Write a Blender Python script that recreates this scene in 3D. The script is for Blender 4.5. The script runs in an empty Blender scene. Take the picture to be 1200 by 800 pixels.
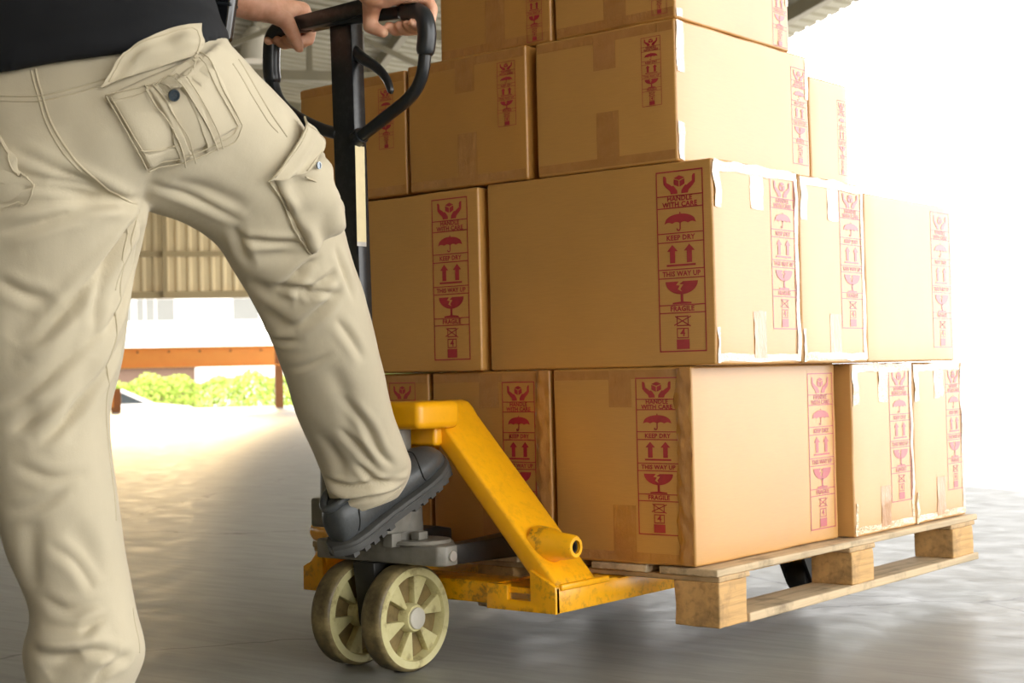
import bpy, bmesh, math, random
import numpy as np
from mathutils import Vector, Matrix, noise
from mathutils.bvhtree import BVHTree

random.seed(7)
SC = bpy.context.scene
COL = SC.collection

# ------------------------------------------------------------------ camera
cam_d = bpy.data.cameras.new('camera')
cam = bpy.data.objects.new('camera', cam_d)
COL.objects.link(cam)
YAW, PITCH, ROLL, EYE = 0.679086, 0.021677, -0.023045, 0.55
fwd = Vector((-math.sin(YAW) * math.cos(PITCH), math.cos(YAW) * math.cos(PITCH), math.sin(PITCH)))
rgt = Vector((math.cos(YAW), math.sin(YAW), 0))
upv = rgt.cross(fwd)
r2 = rgt * math.cos(ROLL) + upv * math.sin(ROLL)
u2 = upv * math.cos(ROLL) - rgt * math.sin(ROLL)
m = Matrix((r2, u2, -fwd)).transposed().to_4x4()
m.translation = (0, 0, EYE)
cam.matrix_world = m
cam_d.sensor_width = 36
cam_d.lens = 1798 / 1200 * 36
cam_d.clip_start = 0.05
cam_d.clip_end = 500
cam_d.dof.use_dof = True
cam_d.dof.focus_distance = 2.75
cam_d.dof.aperture_fstop = 9
SC.camera = cam

# ------------------------------------------------------------------ sky, added warm glow, exposure
w = bpy.data.worlds.new('sky')
SC.world = w
w.use_nodes = True
bg = w.node_tree.nodes['Background']
bg.inputs[0].default_value = (1.0, 0.985, 0.96, 1)
bg.inputs[1].default_value = 4.9

glow_lamp_d = bpy.data.lights.new('sun', 'SUN')
glow_lamp_d.energy = 1.6
glow_lamp_d.color = (1.0, 0.70, 0.34)
glow_lamp_d.angle = math.radians(9)
sun = bpy.data.objects.new('sun', glow_lamp_d)
COL.objects.link(sun)
GLOW_DIR = Vector((0.79, -0.60, -0.150)).normalized()      # added low warm lamp, imitating a lens-flare glow on the far floor
sun.rotation_euler = GLOW_DIR.to_track_quat('-Z', 'Y').to_euler()

SC.view_settings.view_transform = 'Standard'
SC.view_settings.look = 'None'
SC.view_settings.gamma = 1
SC.view_settings.use_curve_mapping = False
SC.view_settings.exposure = 0.0

# ------------------------------------------------------------------ object helpers
WLOC = {}

def put(o, parent, loc):
    """link o with its origin at world position loc, below parent"""
    COL.objects.link(o)
    loc = Vector(loc)
    WLOC[o] = loc
    if parent is not None:
        o.parent = parent
        o.location = loc - WLOC[parent]
    else:
        o.location = loc
    return o

def tag(o, label=None, cat=None, group=None, kind=None):
    if label: o['label'] = label
    if cat: o['category'] = cat
    if group: o['group'] = group
    if kind: o['kind'] = kind
    return o

def empty(name, loc):
    o = bpy.data.objects.new(name, None)
    o.empty_display_size = 0.1
    return put(o, None, loc)

class MB:
    """collects geometry in world coordinates, then links it as ONE mesh object"""
    def __init__(self):
        self.v = []; self.f = []
    def add(self, vs, fs):
        n = len(self.v)
        self.v += [tuple(p) for p in vs]
        self.f += [tuple(i + n for i in f) for f in fs]
        return self
    def box(self, lo, hi, r=0.0, seg=2, rot=None, piv=None):
        vs, fs = rbox(lo, hi, r, seg)
        if rot is not None:
            P = Vector(piv if piv is not None else [(a + b) / 2 for a, b in zip(lo, hi)])
            vs = [P + rot @ (Vector(p) - P) for p in vs]
        return self.add(vs, fs)
    def tube(self, pts, rad, seg=12, cap=True):
        vs, fs = sweep(pts, rad, seg, cap)
        return self.add(vs, fs)
    def prism(self, poly, axis, a, b):
        """poly of 2-D points extruded along axis (0,1,2) from a to b"""
        n = len(poly); vs = []
        for c in (a, b):
            for p in poly:
                q = list(p); q.insert(axis, c); vs.append(tuple(q))
        fs = [tuple(range(n)), tuple(range(2 * n - 1, n - 1, -1))]
        fs += [(i, i + n, (i + 1) % n + n, (i + 1) % n) for i in range(n)]
        return self.add(vs, fs)
    def lathe(self, prof, c, axis, seg=32):
        """prof: (along axis, radius) pairs turned about the axis through c; closed profile"""
        c = Vector(c); ax = Vector(axis).normalized()
        e1 = ax.orthogonal().normalized(); e2 = ax.cross(e1)
        n = len(prof); vs = []
        for k in range(seg):
            a = 2 * math.pi * k / seg
            d = e1 * math.cos(a) + e2 * math.sin(a)
            for (h, r) in prof:
                vs.append(c + ax * h + d * r)
        fs = []
        for k in range(seg):
            for i in range(n):
                j = (i + 1) % n
                fs.append((k * n + i, k * n + j, ((k + 1) % seg) * n + j, ((k + 1) % seg) * n + i))
        return self.add(vs, fs)
    def cyl(self, a, b, r, seg=16, r2=None):
        return self.tube([a, b], [r, r if r2 is None else r2], seg)
    def build(self, name, mat, parent=None, smooth=False, loc=None, bevel=0, fix=True):
        me = bpy.data.meshes.new(name)
        V = np.array(self.v, float)
        if loc is None:
            lo = V.min(0); hi = V.max(0)
            loc = ((lo + hi) / 2); loc[2] = lo[2]
        loc = Vector([float(x) for x in loc])
        me.from_pydata([tuple(p - np.array(loc)) for p in V], [], self.f)
        me.validate()
        if fix or bevel:
            bm = bmesh.new(); bm.from_mesh(me)
            if fix: bmesh.ops.recalc_face_normals(bm, faces=bm.faces)
            if bevel:
                es = [e for e in bm.edges if len(e.link_faces) == 2 and e.calc_face_angle(0) > 0.5]
                bmesh.ops.bevel(bm, geom=es, offset=bevel, segments=2, affect='EDGES', profile=0.5)
            bm.to_mesh(me); bm.free()
        if smooth is True:
            me.polygons.foreach_set('use_smooth', [True] * len(me.polygons))
        elif smooth:
            me.polygons.foreach_set('use_smooth', [True] * len(me.polygons))
            me.set_sharp_from_angle(angle=math.radians(smooth))
        me.materials.append(mat)
        o = bpy.data.objects.new(name, me)
        return put(o, parent, loc)

def rbox(lo, hi, r=0.0, seg=2, div=0):
    """box with rounded edges; div > 0 adds an even grid to its faces"""
    lo = Vector(lo); hi = Vector(hi)
    c = (lo + hi) / 2; h = (hi - lo) / 2
    if r <= 0:
        s = [(-1, -1, -1), (1, -1, -1), (1, 1, -1), (-1, 1, -1), (-1, -1, 1), (1, -1, 1), (1, 1, 1), (-1, 1, 1)]
        return ([c + Vector((a * h.x, b * h.y, d * h.z)) for a, b, d in s],
                [(0, 3, 2, 1), (4, 5, 6, 7), (0, 1, 5, 4), (1, 2, 6, 5), (2, 3, 7, 6), (3, 0, 4, 7)])
    r = min(r, h.x * .98, h.y * .98, h.z * .98)
    def axis(a):
        k = [-a + r * (1 - math.tan(math.radians(45) * (1 - i / seg))) for i in range(seg + 1)]
        mid = [-(a - r) + (2 * (a - r)) * i / (div + 1) for i in range(1, div + 1)]
        return k + mid + [-x for x in reversed(k)]
    A = [axis(h.x), axis(h.y), axis(h.z)]
    idx = {}; vs = []; fs = []
    def vert(p):
        key = (round(p[0], 6), round(p[1], 6), round(p[2], 6))
        if key not in idx:
            q = Vector(p)
            i_ = Vector((max(-h.x + r, min(h.x - r, q.x)), max(-h.y + r, min(h.y - r, q.y)), max(-h.z + r, min(h.z - r, q.z))))
            d = q - i_
            if d.length > 1e-9: q = i_ + d.normalized() * r
            idx[key] = len(vs); vs.append(c + q)
        return idx[key]
    for ax in range(3):
        u, v = (ax + 1) % 3, (ax + 2) % 3
        for sgn in (-1, 1):
            for i in range(len(A[u]) - 1):
                for j in range(len(A[v]) - 1):
                    q = []
                    for (a, b) in ((i, j), (i + 1, j), (i + 1, j + 1), (i, j + 1)):
                        p = [0, 0, 0]; p[ax] = sgn * h[ax]; p[u] = A[u][a]; p[v] = A[v][b]
                        q.append(vert(p))
                    if sgn < 0: q.reverse()
                    if len(set(q)) >= 3: fs.append(tuple(dict.fromkeys(q)))
    return vs, fs

def sweep(pts, rad, seg=12, cap=True, flat=None):
    pts = [Vector(p) for p in pts]
    n = len(pts)
    if not hasattr(rad, '__len__'): rad = [rad] * n
    T = []
    for i in range(n):
        t = (pts[min(i + 1, n - 1)] - pts[max(i - 1, 0)]).normalized()
        T.append(t)
    nrm = T[0].orthogonal().normalized()
    vs = []; fs = []
    for i in range(n):
        nrm = (nrm - T[i] * nrm.dot(T[i])).normalized()
        bn = T[i].cross(nrm)
        for k in range(seg):
            a = 2 * math.pi * k / seg
            vs.append(pts[i] + (nrm * math.cos(a) + bn * math.sin(a)) * rad[i])
    for i in range(n - 1):
        for k in range(seg):
            k2 = (k + 1) % seg
            fs.append((i * seg + k, i * seg + k2, (i + 1) * seg + k2, (i + 1) * seg + k))
    if cap:
        fs.append(tuple(reversed(range(seg))))
        fs.append(tuple(range((n - 1) * seg, n * seg)))
    return vs, fs

def spline(pts, per=8):
    """Catmull-Rom through pts"""
    P = [Vector(p) for p in pts]
    P = [P[0] * 2 - P[1]] + P + [P[-1] * 2 - P[-2]]
    out = []
    for i in range(1, len(P) - 2):
        for k in range(per):
            t = k / per
            a, b, c, d = P[i - 1], P[i], P[i + 1], P[i + 2]
            out.append(0.5 * (2 * b + (c - a) * t + (2 * a - 5 * b + 4 * c - d) * t * t + (3 * b - a - 3 * c + d) * t ** 3))
    out.append(P[-2])
    return out

def loft(rings, seg=28, per=4, power=2.0):
    """closed loft over elliptical rings (centre, half axis 1, half axis 2), interpolated between them"""
    R = [tuple(Vector(x) for x in r) for r in rings]
    cs = spline([r[0] for r in R], per); a1 = spline([r[1] for r in R], per); a2 = spline([r[2] for r in R], per)
    vs = []; fs = []
    for c, u, v in zip(cs, a1, a2):
        for k in range(seg):
            a = 2 * math.pi * k / seg
            ca, sa = math.cos(a), math.sin(a)
            if power != 2.0:
                ca = math.copysign(abs(ca) ** (2 / power), ca); sa = math.copysign(abs(sa) ** (2 / power), sa)
            vs.append(c + u * ca + v * sa)
    n = len(cs)
    for i in range(n - 1):
        for k in range(seg):
            k2 = (k + 1) % seg
            fs.append((i * seg + k, i * seg + k2, (i + 1) * seg + k2, (i + 1) * seg + k))
    fs.append(tuple(reversed(range(seg)))); fs.append(tuple(range((n - 1) * seg, n * seg)))
    return vs, fs

def capsule(a, b, ra, rb, seg=12):
    a = Vector(a); b = Vector(b); t = (b - a); L = max(t.length, 1e-6); t = t / L
    pts = []; rad = []
    for k in (80, 55, 30, 0):
        pts.append(a - t * ra * math.sin(math.radians(k))); rad.append(ra * math.cos(math.radians(k)))
    for k in (0, 30, 55, 80):
        pts.append(b + t * rb * math.sin(math.radians(k))); rad.append(rb * math.cos(math.radians(k)))
    return sweep(pts, rad, seg)

def remeshed(mb, voxel, smooth_it, name):
    """one continuous surface out of overlapping closed pieces (world coordinates)"""
    me = bpy.data.meshes.new(name)
    me.from_pydata(mb.v, [], mb.f)
    bm = bmesh.new(); bm.from_mesh(me)
    bmesh.ops.recalc_face_normals(bm, faces=bm.faces)
    bm.to_mesh(me); bm.free()
    o = bpy.data.objects.new(name, me); COL.objects.link(o)
    md = o.modifiers.new('r', 'REMESH'); md.mode = 'VOXEL'; md.voxel_size = voxel
    if smooth_it:
        ms = o.modifiers.new('s', 'SMOOTH'); ms.factor = 0.5; ms.iterations = smooth_it
    dg = bpy.context.evaluated_depsgraph_get()
    ev = o.evaluated_get(dg)
    out = bpy.data.meshes.new_from_object(ev)
    bpy.data.objects.remove(o); bpy.data.meshes.remove(me)
    return out

def mesh_np(me):
    V = np.empty(len(me.vertices) * 3); me.vertices.foreach_get('co', V)
    N = np.empty(len(me.vertices) * 3); me.vertices.foreach_get('normal', N)
    return V.reshape(-1, 3), N.reshape(-1, 3)

# ------------------------------------------------------------------ materials
def lin(r, g, b):
    f = lambda c: (c / 255 / 12.92) if c <= 10 else ((c / 255 + 0.055) / 1.055) ** 2.4
    return (f(r), f(g), f(b), 1)

class NT:
    def __init__(self, name):
        self.mat = bpy.data.materials.new(name); self.mat.use_nodes = True
        self.t = self.mat.node_tree; self.b = self.t.nodes['Principled BSDF']
    def n(self, kind, **kw):
        nd = self.t.nodes.new(kind)
        for k, v in kw.items():
            if k.startswith('i_'):
                nd.inputs[k[2:].replace('_', ' ')].default_value = v
            else: setattr(nd, k, v)
        return nd
    def l(self, a, b): self.t.links.new(a, b)
    def coords(self, scale=(1, 1, 1), kind='Object'):
        tc = self.n('ShaderNodeTexCoord'); mp = self.n('ShaderNodeMapping')
        mp.inputs['Scale'].default_value = scale
        self.l(tc.outputs[kind], mp.inputs['Vector']); return mp.outputs['Vector']
    def noise(self, vec, scale, detail=4, rough=0.55, dist=0):
        nd = self.n('ShaderNodeTexNoise'); nd.inputs['Scale'].default_value = scale
        nd.inputs['Detail'].default_value = detail; nd.inputs['Roughness'].default_value = rough
        nd.inputs['Distortion'].default_value = dist
        self.l(vec, nd.inputs['Vector']); return nd.outputs['Fac']
    def ramp(self, fac, stops):
        nd = self.n('ShaderNodeValToRGB'); el = nd.color_ramp.elements
        while len(el) < len(stops): el.new(0.5)
        for e, (p, c) in zip(el, stops):
            e.position = p; e.color = c if len(c) == 4 else (*c, 1)
        self.l(fac, nd.inputs['Fac']); return nd.outputs['Color']
    def mix(self, fac, a, b, mode='MIX'):
        nd = self.n('ShaderNodeMix'); nd.data_type = 'RGBA'; nd.blend_type = mode
        for s, x in (('Factor', fac), ('A', a), ('B', b)):
            i = [k for k in nd.inputs if k.name == s and k.enabled][0]
            if isinstance(x, (int, float)): i.default_value = x
            elif isinstance(x, tuple): i.default_value = x
            else: self.l(x, i)
        return [k for k in nd.outputs if k.enabled][0]
    def bump(self, h, strength, dist=0.01, normal=None):
        nd = self.n('ShaderNodeBump'); nd.inputs['Strength'].default_value = strength
        nd.inputs['Distance'].default_value = dist
        self.l(h, nd.inputs['Height'])
        if normal is not None: self.l(normal, nd.inputs['Normal'])
        self.l(nd.outputs['Normal'], self.b.inputs['Normal']); return nd.outputs['Normal']
    def set(self, **kw):
        names = dict(rough='Roughness', metal='Metallic', coat='Coat Weight', coat_rough='Coat Roughness', spec='Specular IOR Level',
                     sheen='Sheen Weight', trans='Transmission Weight', alpha='Alpha', ior='IOR', sub='Subsurface Weight')
        for k, v in kw.items():
            i = self.b.inputs['Base Color' if k == 'color' else names[k]]
            if isinstance(v, (int, float, tuple)): i.default_value = v
            else: self.l(v, i)
        return self.mat

def simple(name, c, rough=0.5, var=0.15, scale=20, metal=0, coat=0, bump=0.0, bscale=200, **kw):
    t = NT(name); v = t.coords()
    n1 = t.noise(v, scale, 5, 0.6)
    d = tuple(x * (1 - var) for x in c[:3]) + (1,); b = tuple(min(1, x * (1 + var)) for x in c[:3]) + (1,)
    col = t.ramp(n1, [(0.3, d), (0.7, b)])
    if bump: t.bump(t.noise(v, bscale, 3), bump, 0.002)
    return t.set(color=col, rough=rough, metal=metal, coat=coat, **kw)

M = {}
def cardboard(name, c, seed):
    t = NT(name); v = t.coords()
    big = t.noise(v, 3.0 + seed, 3, 0.5); fine = t.noise(t.coords((40, 40, 900)), 1.0, 2)
    d = tuple(x * 0.90 for x in c[:3]) + (1,)
    col = t.mix(t.ramp(big, [(0.35, (0, 0, 0)), (0.65, (1, 1, 1))]), d, c)
    col = t.mix(0.10, col, t.ramp(fine, [(0.3, (0.2, 0.1, 0.03)), (0.7, (0.7, 0.5, 0.3))]), 'OVERLAY')
    nb = t.bump(t.noise(v, 7, 2), 0.12, 0.02)
    return t.set(color=col, rough=0.55, coat=1.0, coat_rough=0.34)
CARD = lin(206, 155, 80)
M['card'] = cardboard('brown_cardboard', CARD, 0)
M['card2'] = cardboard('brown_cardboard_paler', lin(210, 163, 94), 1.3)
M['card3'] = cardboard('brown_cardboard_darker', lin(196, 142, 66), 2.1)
M['ink'] = simple('red_print', lin(176, 34, 50), 0.5, 0.12, 60, coat=1.0, coat_rough=0.34)
def tape_mat():
    t = NT('clear_brown_tape'); v = t.coords()
    col = t.ramp(t.noise(v, 30, 3), [(0.3, lin(176, 122, 62)), (0.7, lin(190, 136, 76))])
    t.bump(t.noise(t.coords((1, 1, 0.4)), 45, 4, 0.6), 0.35, 0.01)
    return t.set(color=col, rough=0.28, coat=0.8, coat_rough=0.12)
M['tape'] = tape_mat()
def clear_mat():
    t = NT('clear_plastic_tape'); v = t.coords()
    t.bump(t.noise(v, 55, 4, 0.65), 0.6, 0.012)
    return t.set(color=lin(225, 190, 140), rough=0.12, coat=1.0, coat_rough=0.08, spec=0.8)
M['clear'] = clear_mat()

def painted(name, c, worn, amount=0.5, rough=0.35):
    t = NT(name); v = t.coords()
    n1 = t.noise(v, 14, 6, 0.65); n2 = t.noise(v, 60, 6, 0.7)
    geo = t.n('ShaderNodeNewGeometry')
    edge = t.ramp(geo.outputs['Pointiness'], [(0.53, (0, 0, 0)), (0.60, (1, 1, 1))])
    sp = t.ramp(n2, [(0.60, (0, 0, 0)), (0.68, (1, 1, 1))])
    base = t.mix(t.ramp(n1, [(0.35, (0, 0, 0)), (0.7, (1, 1, 1))]), c, tuple(x * 0.90 for x in c[:3]) + (1,))
    f = t.mix(1.0, sp, t.ramp(n1, [(0.50, (0, 0, 0)), (0.75, (amount,) * 3)]), 'MULTIPLY')
    col = t.mix(f, base, worn)
    col = t.mix(t.mix(1.0, edge, t.ramp(n2, [(0.50, (0, 0, 0)), (0.60, (.8, .8, .8))]), 'MULTIPLY'), col, worn)
    t.bump(n2, 0.06, 0.004)
    return t.set(color=col, rough=rough, coat=0.25, coat_rough=0.2)
M['yellow'] = painted('worn_yellow_paint', lin(255, 182, 12), lin(96, 66, 30), 0.25)
M['black'] = painted('black_enamel', lin(28, 32, 36), lin(60, 62, 64), 0.3, 0.28)
M['rubber'] = simple('black_grip_rubber', lin(30, 34, 38), 0.38, 0.1, 40, coat=0.2)
M['steel'] = simple('grey_cast_steel', lin(128, 125, 116), 0.45, 0.22, 25, metal=0.12, bump=0.2, bscale=120)
M['bright'] = simple('bright_steel', lin(205, 203, 196), 0.3, 0.12, 40, metal=0.6)
M['dark'] = simple('greasy_dark_steel', lin(45, 44, 42), 0.4, 0.3, 30, metal=0.3)
M['bore'] = simple('dark_bore', lin(35, 30, 28), 0.6, 0.2, 30)
M['cream'] = simple('cream_sticker', lin(232, 216, 170), 0.5, 0.06, 30)
def wheel_mat():
    t = NT('cream_polyurethane'); v = t.coords()
    n1 = t.noise(v, 22, 5, 0.65)
    col = t.ramp(n1, [(0.30, lin(128, 108, 66)), (0.48, lin(206, 198, 144)), (0.8, lin(220, 214, 166))])
    t.bump(t.noise(v, 130, 3), 0.1, 0.002)
    return t.set(color=col, rough=0.5)
M['wheel'] = wheel_mat()
M['wheel_dirt'] = simple('grimy_wheel_web', lin(126, 108, 66), 0.6, 0.35, 30)
M['wheel_cap'] = simple('pale_axle_cap', lin(206, 202, 188), 0.4, 0.08, 40)
def tread_mat():
    t = NT('scuffed_wheel_tread'); v = t.coords()
    n1 = t.noise(v, 18, 5, 0.65)
    col = t.ramp(n1, [(0.30, lin(50, 44, 34)), (0.55, lin(120, 106, 72)), (0.8, lin(176, 160, 112))])
    return t.set(color=col, rough=0.45)
M['tread'] = tread_mat()
def wood(name, c, axis=0):
    t = NT(name)
    sc = [60, 60, 60]; sc[axis] = 3
    v = t.coords(tuple(sc))
    g = t.noise(v, 1.0, 5, 0.6, 0.4); d = t.noise(t.coords(), 9, 5, 0.65)
    col = t.ramp(g, [(0.25, tuple(x * 0.55 for x in c[:3])), (0.5, c[:3]), (0.8, tuple(min(1, x * 1.2) for x in c[:3]))])
    col = t.mix(t.ramp(d, [(0.52, (0, 0, 0)), (0.72, (0.65,) * 3)]), col, lin(96, 82, 62))
    t.bump(g, 0.35, 0.004)
    return t.set(color=col, rough=0.75)
M['wood_x'] = wood('grey_worn_deck_wood', lin(190, 160, 118), 0)
M['wood_y'] = wood('pale_worn_board_wood', lin(205, 182, 146), 1)
M['block'] = wood('sawn_pine_block', lin(206, 164, 106), 1)

def floor_mat():
    t = NT('polished_concrete')
    v = t.coords()
    n1 = t.noise(v, 0.9, 6, 0.6); n2 = t.noise(v, 9, 7, 0.65, 0.6); n3 = t.noise(v, 120, 3)
    mp = t.n('ShaderNodeMapping'); mp.inputs['Rotation'].default_value = (0, 0, -YAW); mp.inputs['Scale'].default_value = (1.2, 9, 1)
    t.l(t.n('ShaderNodeTexCoord').outputs['Object'], mp.inputs['Vector'])
    st = t.noise(mp.outputs['Vector'], 2.6, 6, 0.62, 0.8)
    col = t.ramp(n1, [(0.3, lin(118, 119, 114)), (0.7, lin(142, 142, 136))])
    col = t.mix(0.55, col, t.ramp(n2, [(0.3, lin(100, 101, 96)), (0.7, lin(154, 154, 147))]))
    col = t.mix(0.20, col, t.ramp(st, [(0.35, lin(104, 102, 95)), (0.65, lin(176, 174, 166))]))
    # hairline cracks
    wv = t.n('ShaderNodeTexVoronoi'); wv.feature = 'DISTANCE_TO_EDGE'; wv.inputs['Scale'].default_value = 0.42
    dn = t.n('ShaderNodeTexNoise'); dn.inputs['Scale'].default_value = 3.0; dn.inputs['Detail'].default_value = 5
    t.l(v, dn.inputs['Vector'])
    vm = t.n('ShaderNodeVectorMath'); vm.operation = 'MULTIPLY_ADD'; vm.inputs[1].default_value = (0.35, 0.35, 0)
    t.l(dn.outputs['Color'], vm.inputs[0]); t.l(v, vm.inputs[2]); t.l(vm.outputs[0], wv.inputs['Vector'])
    ck = t.ramp(wv.outputs['Distance'], [(0.0, (1, 1, 1)), (0.0022, (0, 0, 0))])
    gate = t.ramp(n1, [(0.40, (0.1,) * 3), (0.52, (0.8,) * 3)])
    col = t.mix(t.mix(1.0, ck, gate, 'MULTIPLY'), col, lin(70, 66, 60))
    t.bump(n3, 0.05, 0.002)
    ro = t.ramp(n2, [(0.3, (0.31,) * 3), (0.7, (0.47,) * 3)])
    return t.set(color=col, rough=ro, spec=0.2, ior=1.28)
M['floor'] = floor_mat()
M['ground'] = simple('pale_outdoor_concrete', lin(205, 203, 198), 0.8, 0.05, 0.6)
M['roof'] = simple('weathered_roof_sheet', lin(164, 158, 138), 0.6, 0.08, 0.8)
M['girder'] = simple('cream_painted_girder', lin(128, 120, 98), 0.55, 0.12, 2)
M['wallsheet'] = simple('beige_wall_sheet', lin(236, 216, 172), 0.6, 0.06, 1.2)
M['wallrail'] = simple('beige_wall_rail', lin(176, 156, 116), 0.6, 0.08, 1.2)
M['orange'] = simple('orange_painted_steel', lin(255, 166, 74), 0.45, 0.06, 3)
M['postwood'] = simple('brown_post', lin(150, 96, 50), 0.6, 0.15, 6)
M['leaf'] = simple('hedge_leaf', lin(178, 198, 92), 0.6, 0.25, 3)
M['twig'] = simple('hedge_twig', lin(90, 70, 45), 0.8, 0.2, 3)
M['whitewall'] = simple('white_render', lin(236, 234, 228), 0.8, 0.03, 0.4)
M['pane'] = simple('window_glass', lin(128, 128, 124), 0.4, 0.05, 0.5)
M['mauve'] = simple('mauve_brown_sheet', lin(112, 86, 72), 0.7, 0.08, 0.5)
M['carpaint'] = simple('white_car_paint', lin(240, 240, 238), 0.25, 0.01, 1, coat=0.6)
M['carglass'] = simple('car_glass', lin(60, 66, 70), 0.1, 0.05, 1)
M['tyre'] = simple('tyre_rubber', lin(35, 35, 36), 0.8, 0.1, 5)
M['lampwhite'] = simple('white_lamp_enamel', lin(228, 222, 206), 0.4, 0.03, 2)

def fabric(name, c, wave, bump=0.25, var=0.08, sheen=0.15):
    t = NT(name); v = t.coords()
    n1 = t.noise(v, 5, 4, 0.55); n2 = t.noise(t.coords((1, 1, 0.6)), 38, 4, 0.6)
    mp = t.coords((wave, wave, wave * 0.8))
    n3 = t.noise(mp, 1.0, 2)
    d = tuple(x * (1 - var) for x in c[:3]) + (1,); b = tuple(min(1, x * (1 + var)) for x in c[:3]) + (1,)
    col = t.ramp(n1, [(0.3, d), (0.7, b)])
    h = t.mix(0.25, n2, n3)
    t.bump(h, bump, 0.006)
    return t.set(color=col, rough=0.85, sheen=sheen)
M['khaki'] = fabric('khaki_cotton', lin(198, 187, 161), 700, 0.16)
M['khaki_inner'] = fabric('khaki_pocket_lining', lin(214, 204, 180), 700, 0.14)
M['thread'] = fabric('khaki_seam_stitching', lin(192, 180, 152), 900, 0.1)
M['shirt'] = fabric('black_shirt_knit', lin(10, 13, 19), 900, 0.2, 0.15, 0.0)
def skin_mat():
    t = NT('skin'); v = t.coords()
    col = t.ramp(t.noise(v, 26, 4, 0.6), [(0.3, lin(208, 150, 118)), (0.55, lin(230, 176, 146)), (0.8, lin(246, 200, 174))])
    t.bump(t.noise(v, 260, 3), 0.15, 0.001)
    return t.set(color=col, rough=0.5, sub=0.08)
M['skin'] = skin_mat()
M['hair'] = simple('black_hair', lin(24, 20, 18), 0.5, 0.2, 60)
M['leather'] = simple('black_shoe_leather', lin(70, 73, 74), 0.40, 0.18, 28, bump=0.25, bscale=160)
M['sole'] = simple('grey_rubber_sole', lin(70, 70, 68), 0.65, 0.2, 30, bump=0.2, bscale=90)
M['lace'] = simple('black_laces', lin(34, 35, 36), 0.8, 0.1, 40)
M['button'] = simple('dark_blue_grey_button', lin(46, 58, 66), 0.25, 0.1, 60, coat=0.5)
M['snap'] = simple('steel_snap', lin(150, 160, 170), 0.2, 0.1, 60, metal=0.7)
M['phone'] = simple('black_gloss_plastic', lin(18, 19, 21), 0.2, 0.1, 30, coat=0.6)
PELVIS = [[(-1.8863, 1.3682, 1.0624), (0.1449, 0.1164, 0.0177), (-0.0719, 0.0852, 0.0281)], [(-1.8771, 1.3638, 1.0282), (0.1511, 0.1214, 0.0206), (-0.0785, 0.0928, 0.0291)], [(-1.8751, 1.3666, 0.9818), (0.1633, 0.1312, 0.0202), (-0.0879, 0.1048, 0.0297)], [(-1.8925, 1.342, 0.9027), (0.147, 0.1181, 0.0175), (-0.0975, 0.1172, 0.0279)], [(-1.9229, 1.3069, 0.8179), (0.1094, 0.0884, -0.0039), (-0.0871, 0.1085, 0.0156)], [(-1.9254, 1.3059, 0.7833), (0.0965, 0.0779, -0.001), (-0.0624, 0.0775, 0.0102)]]
RIGHT_LEG = [[(-1.8161, 1.4021, 0.9559), (0.096, 0.0749, 0.0931), (-0.0981, 0.0874, 0.0309)], [(-1.8003, 1.4803, 0.9143), (0.0769, 0.0594, 0.0952), (-0.0957, 0.0845, 0.0246)], [(-1.8011, 1.5706, 0.8798), (0.068, 0.0526, 0.0833), (-0.0831, 0.0771, 0.0192)], [(-1.8169, 1.6492, 0.831), (0.0667, 0.0521, 0.0622), (-0.0729, 0.0738, 0.0162)], [(-1.8348, 1.7006, 0.7734), (0.0675, 0.0532, 0.0463), (-0.0668, 0.0732, 0.0134)], [(-1.8556, 1.7496, 0.7197), (0.0667, 0.053, 0.0318), (-0.0616, 0.0716, 0.01)], [(-1.8713, 1.8033, 0.6449), (0.0645, 0.0513, 0.0268), (-0.0575, 0.0689, 0.0065)], [(-1.8925, 1.8527, 0.5629), (0.0647, 0.0519, 0.0127), (-0.0534, 0.0661, 0.0019)], [(-1.9136, 1.9022, 0.483), (0.0657, 0.0529, 0.0033), (-0.0501, 0.0623, -0.0017)], [(-1.9301, 1.955, 0.4181), (0.0646, 0.052, 0.0057), (-0.0487, 0.0609, -0.0032)], [(-1.9382, 1.9816, 0.3783), (0.063, 0.0505, 0.0135), (-0.0446, 0.0565, -0.0032)], [(-1.9517, 1.9976, 0.34), (0.0546, 0.0436, 0.0185), (-0.0405, 0.052, -0.003)], [(-1.9595, 2.0048, 0.3129), (0.0403, 0.0321, 0.0174), (-0.0335, 0.0435, -0.0025)]]
LEFT_LEG = [[(-1.9192, 1.2959, 0.8576), (0.1003, 0.0815, -0.0184), (-0.0803, 0.1015, 0.0121)], [(-1.9116, 1.3039, 0.795), (0.1107, 0.0892, 0.0054), (-0.0814, 0.1001, 0.0157)], [(-1.9197, 1.2998, 0.7032), (0.0976, 0.0787, 0.0002), (-0.0689, 0.0854, 0.0076)], [(-1.9214, 1.3016, 0.5903), (0.086, 0.0694, -0.0013), (-0.0628, 0.0778, 0.0015)], [(-1.9181, 1.3005, 0.4953), (0.0706, 0.0569, 0.0028), (-0.0564, 0.0701, -0.0014)], [(-1.9055, 1.3075, 0.3808), (0.066, 0.0533, -0.0007), (-0.0533, 0.0659, -0.0067)], [(-1.8929, 1.3132, 0.3092), (0.0621, 0.0501, 0.0012), (-0.0499, 0.062, -0.0083)], [(-1.8722, 1.3257, 0.2266), (0.0572, 0.0461, 0.002), (-0.0483, 0.0603, -0.0107)], [(-1.8727, 1.327, 0.1654), (0.0661, 0.0534, -0.002), (-0.0547, 0.0671, -0.0156)], [(-1.8798, 1.323, 0.1063), (0.0543, 0.0438, 0.0002), (-0.0462, 0.0573, -0.0147)]]
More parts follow.
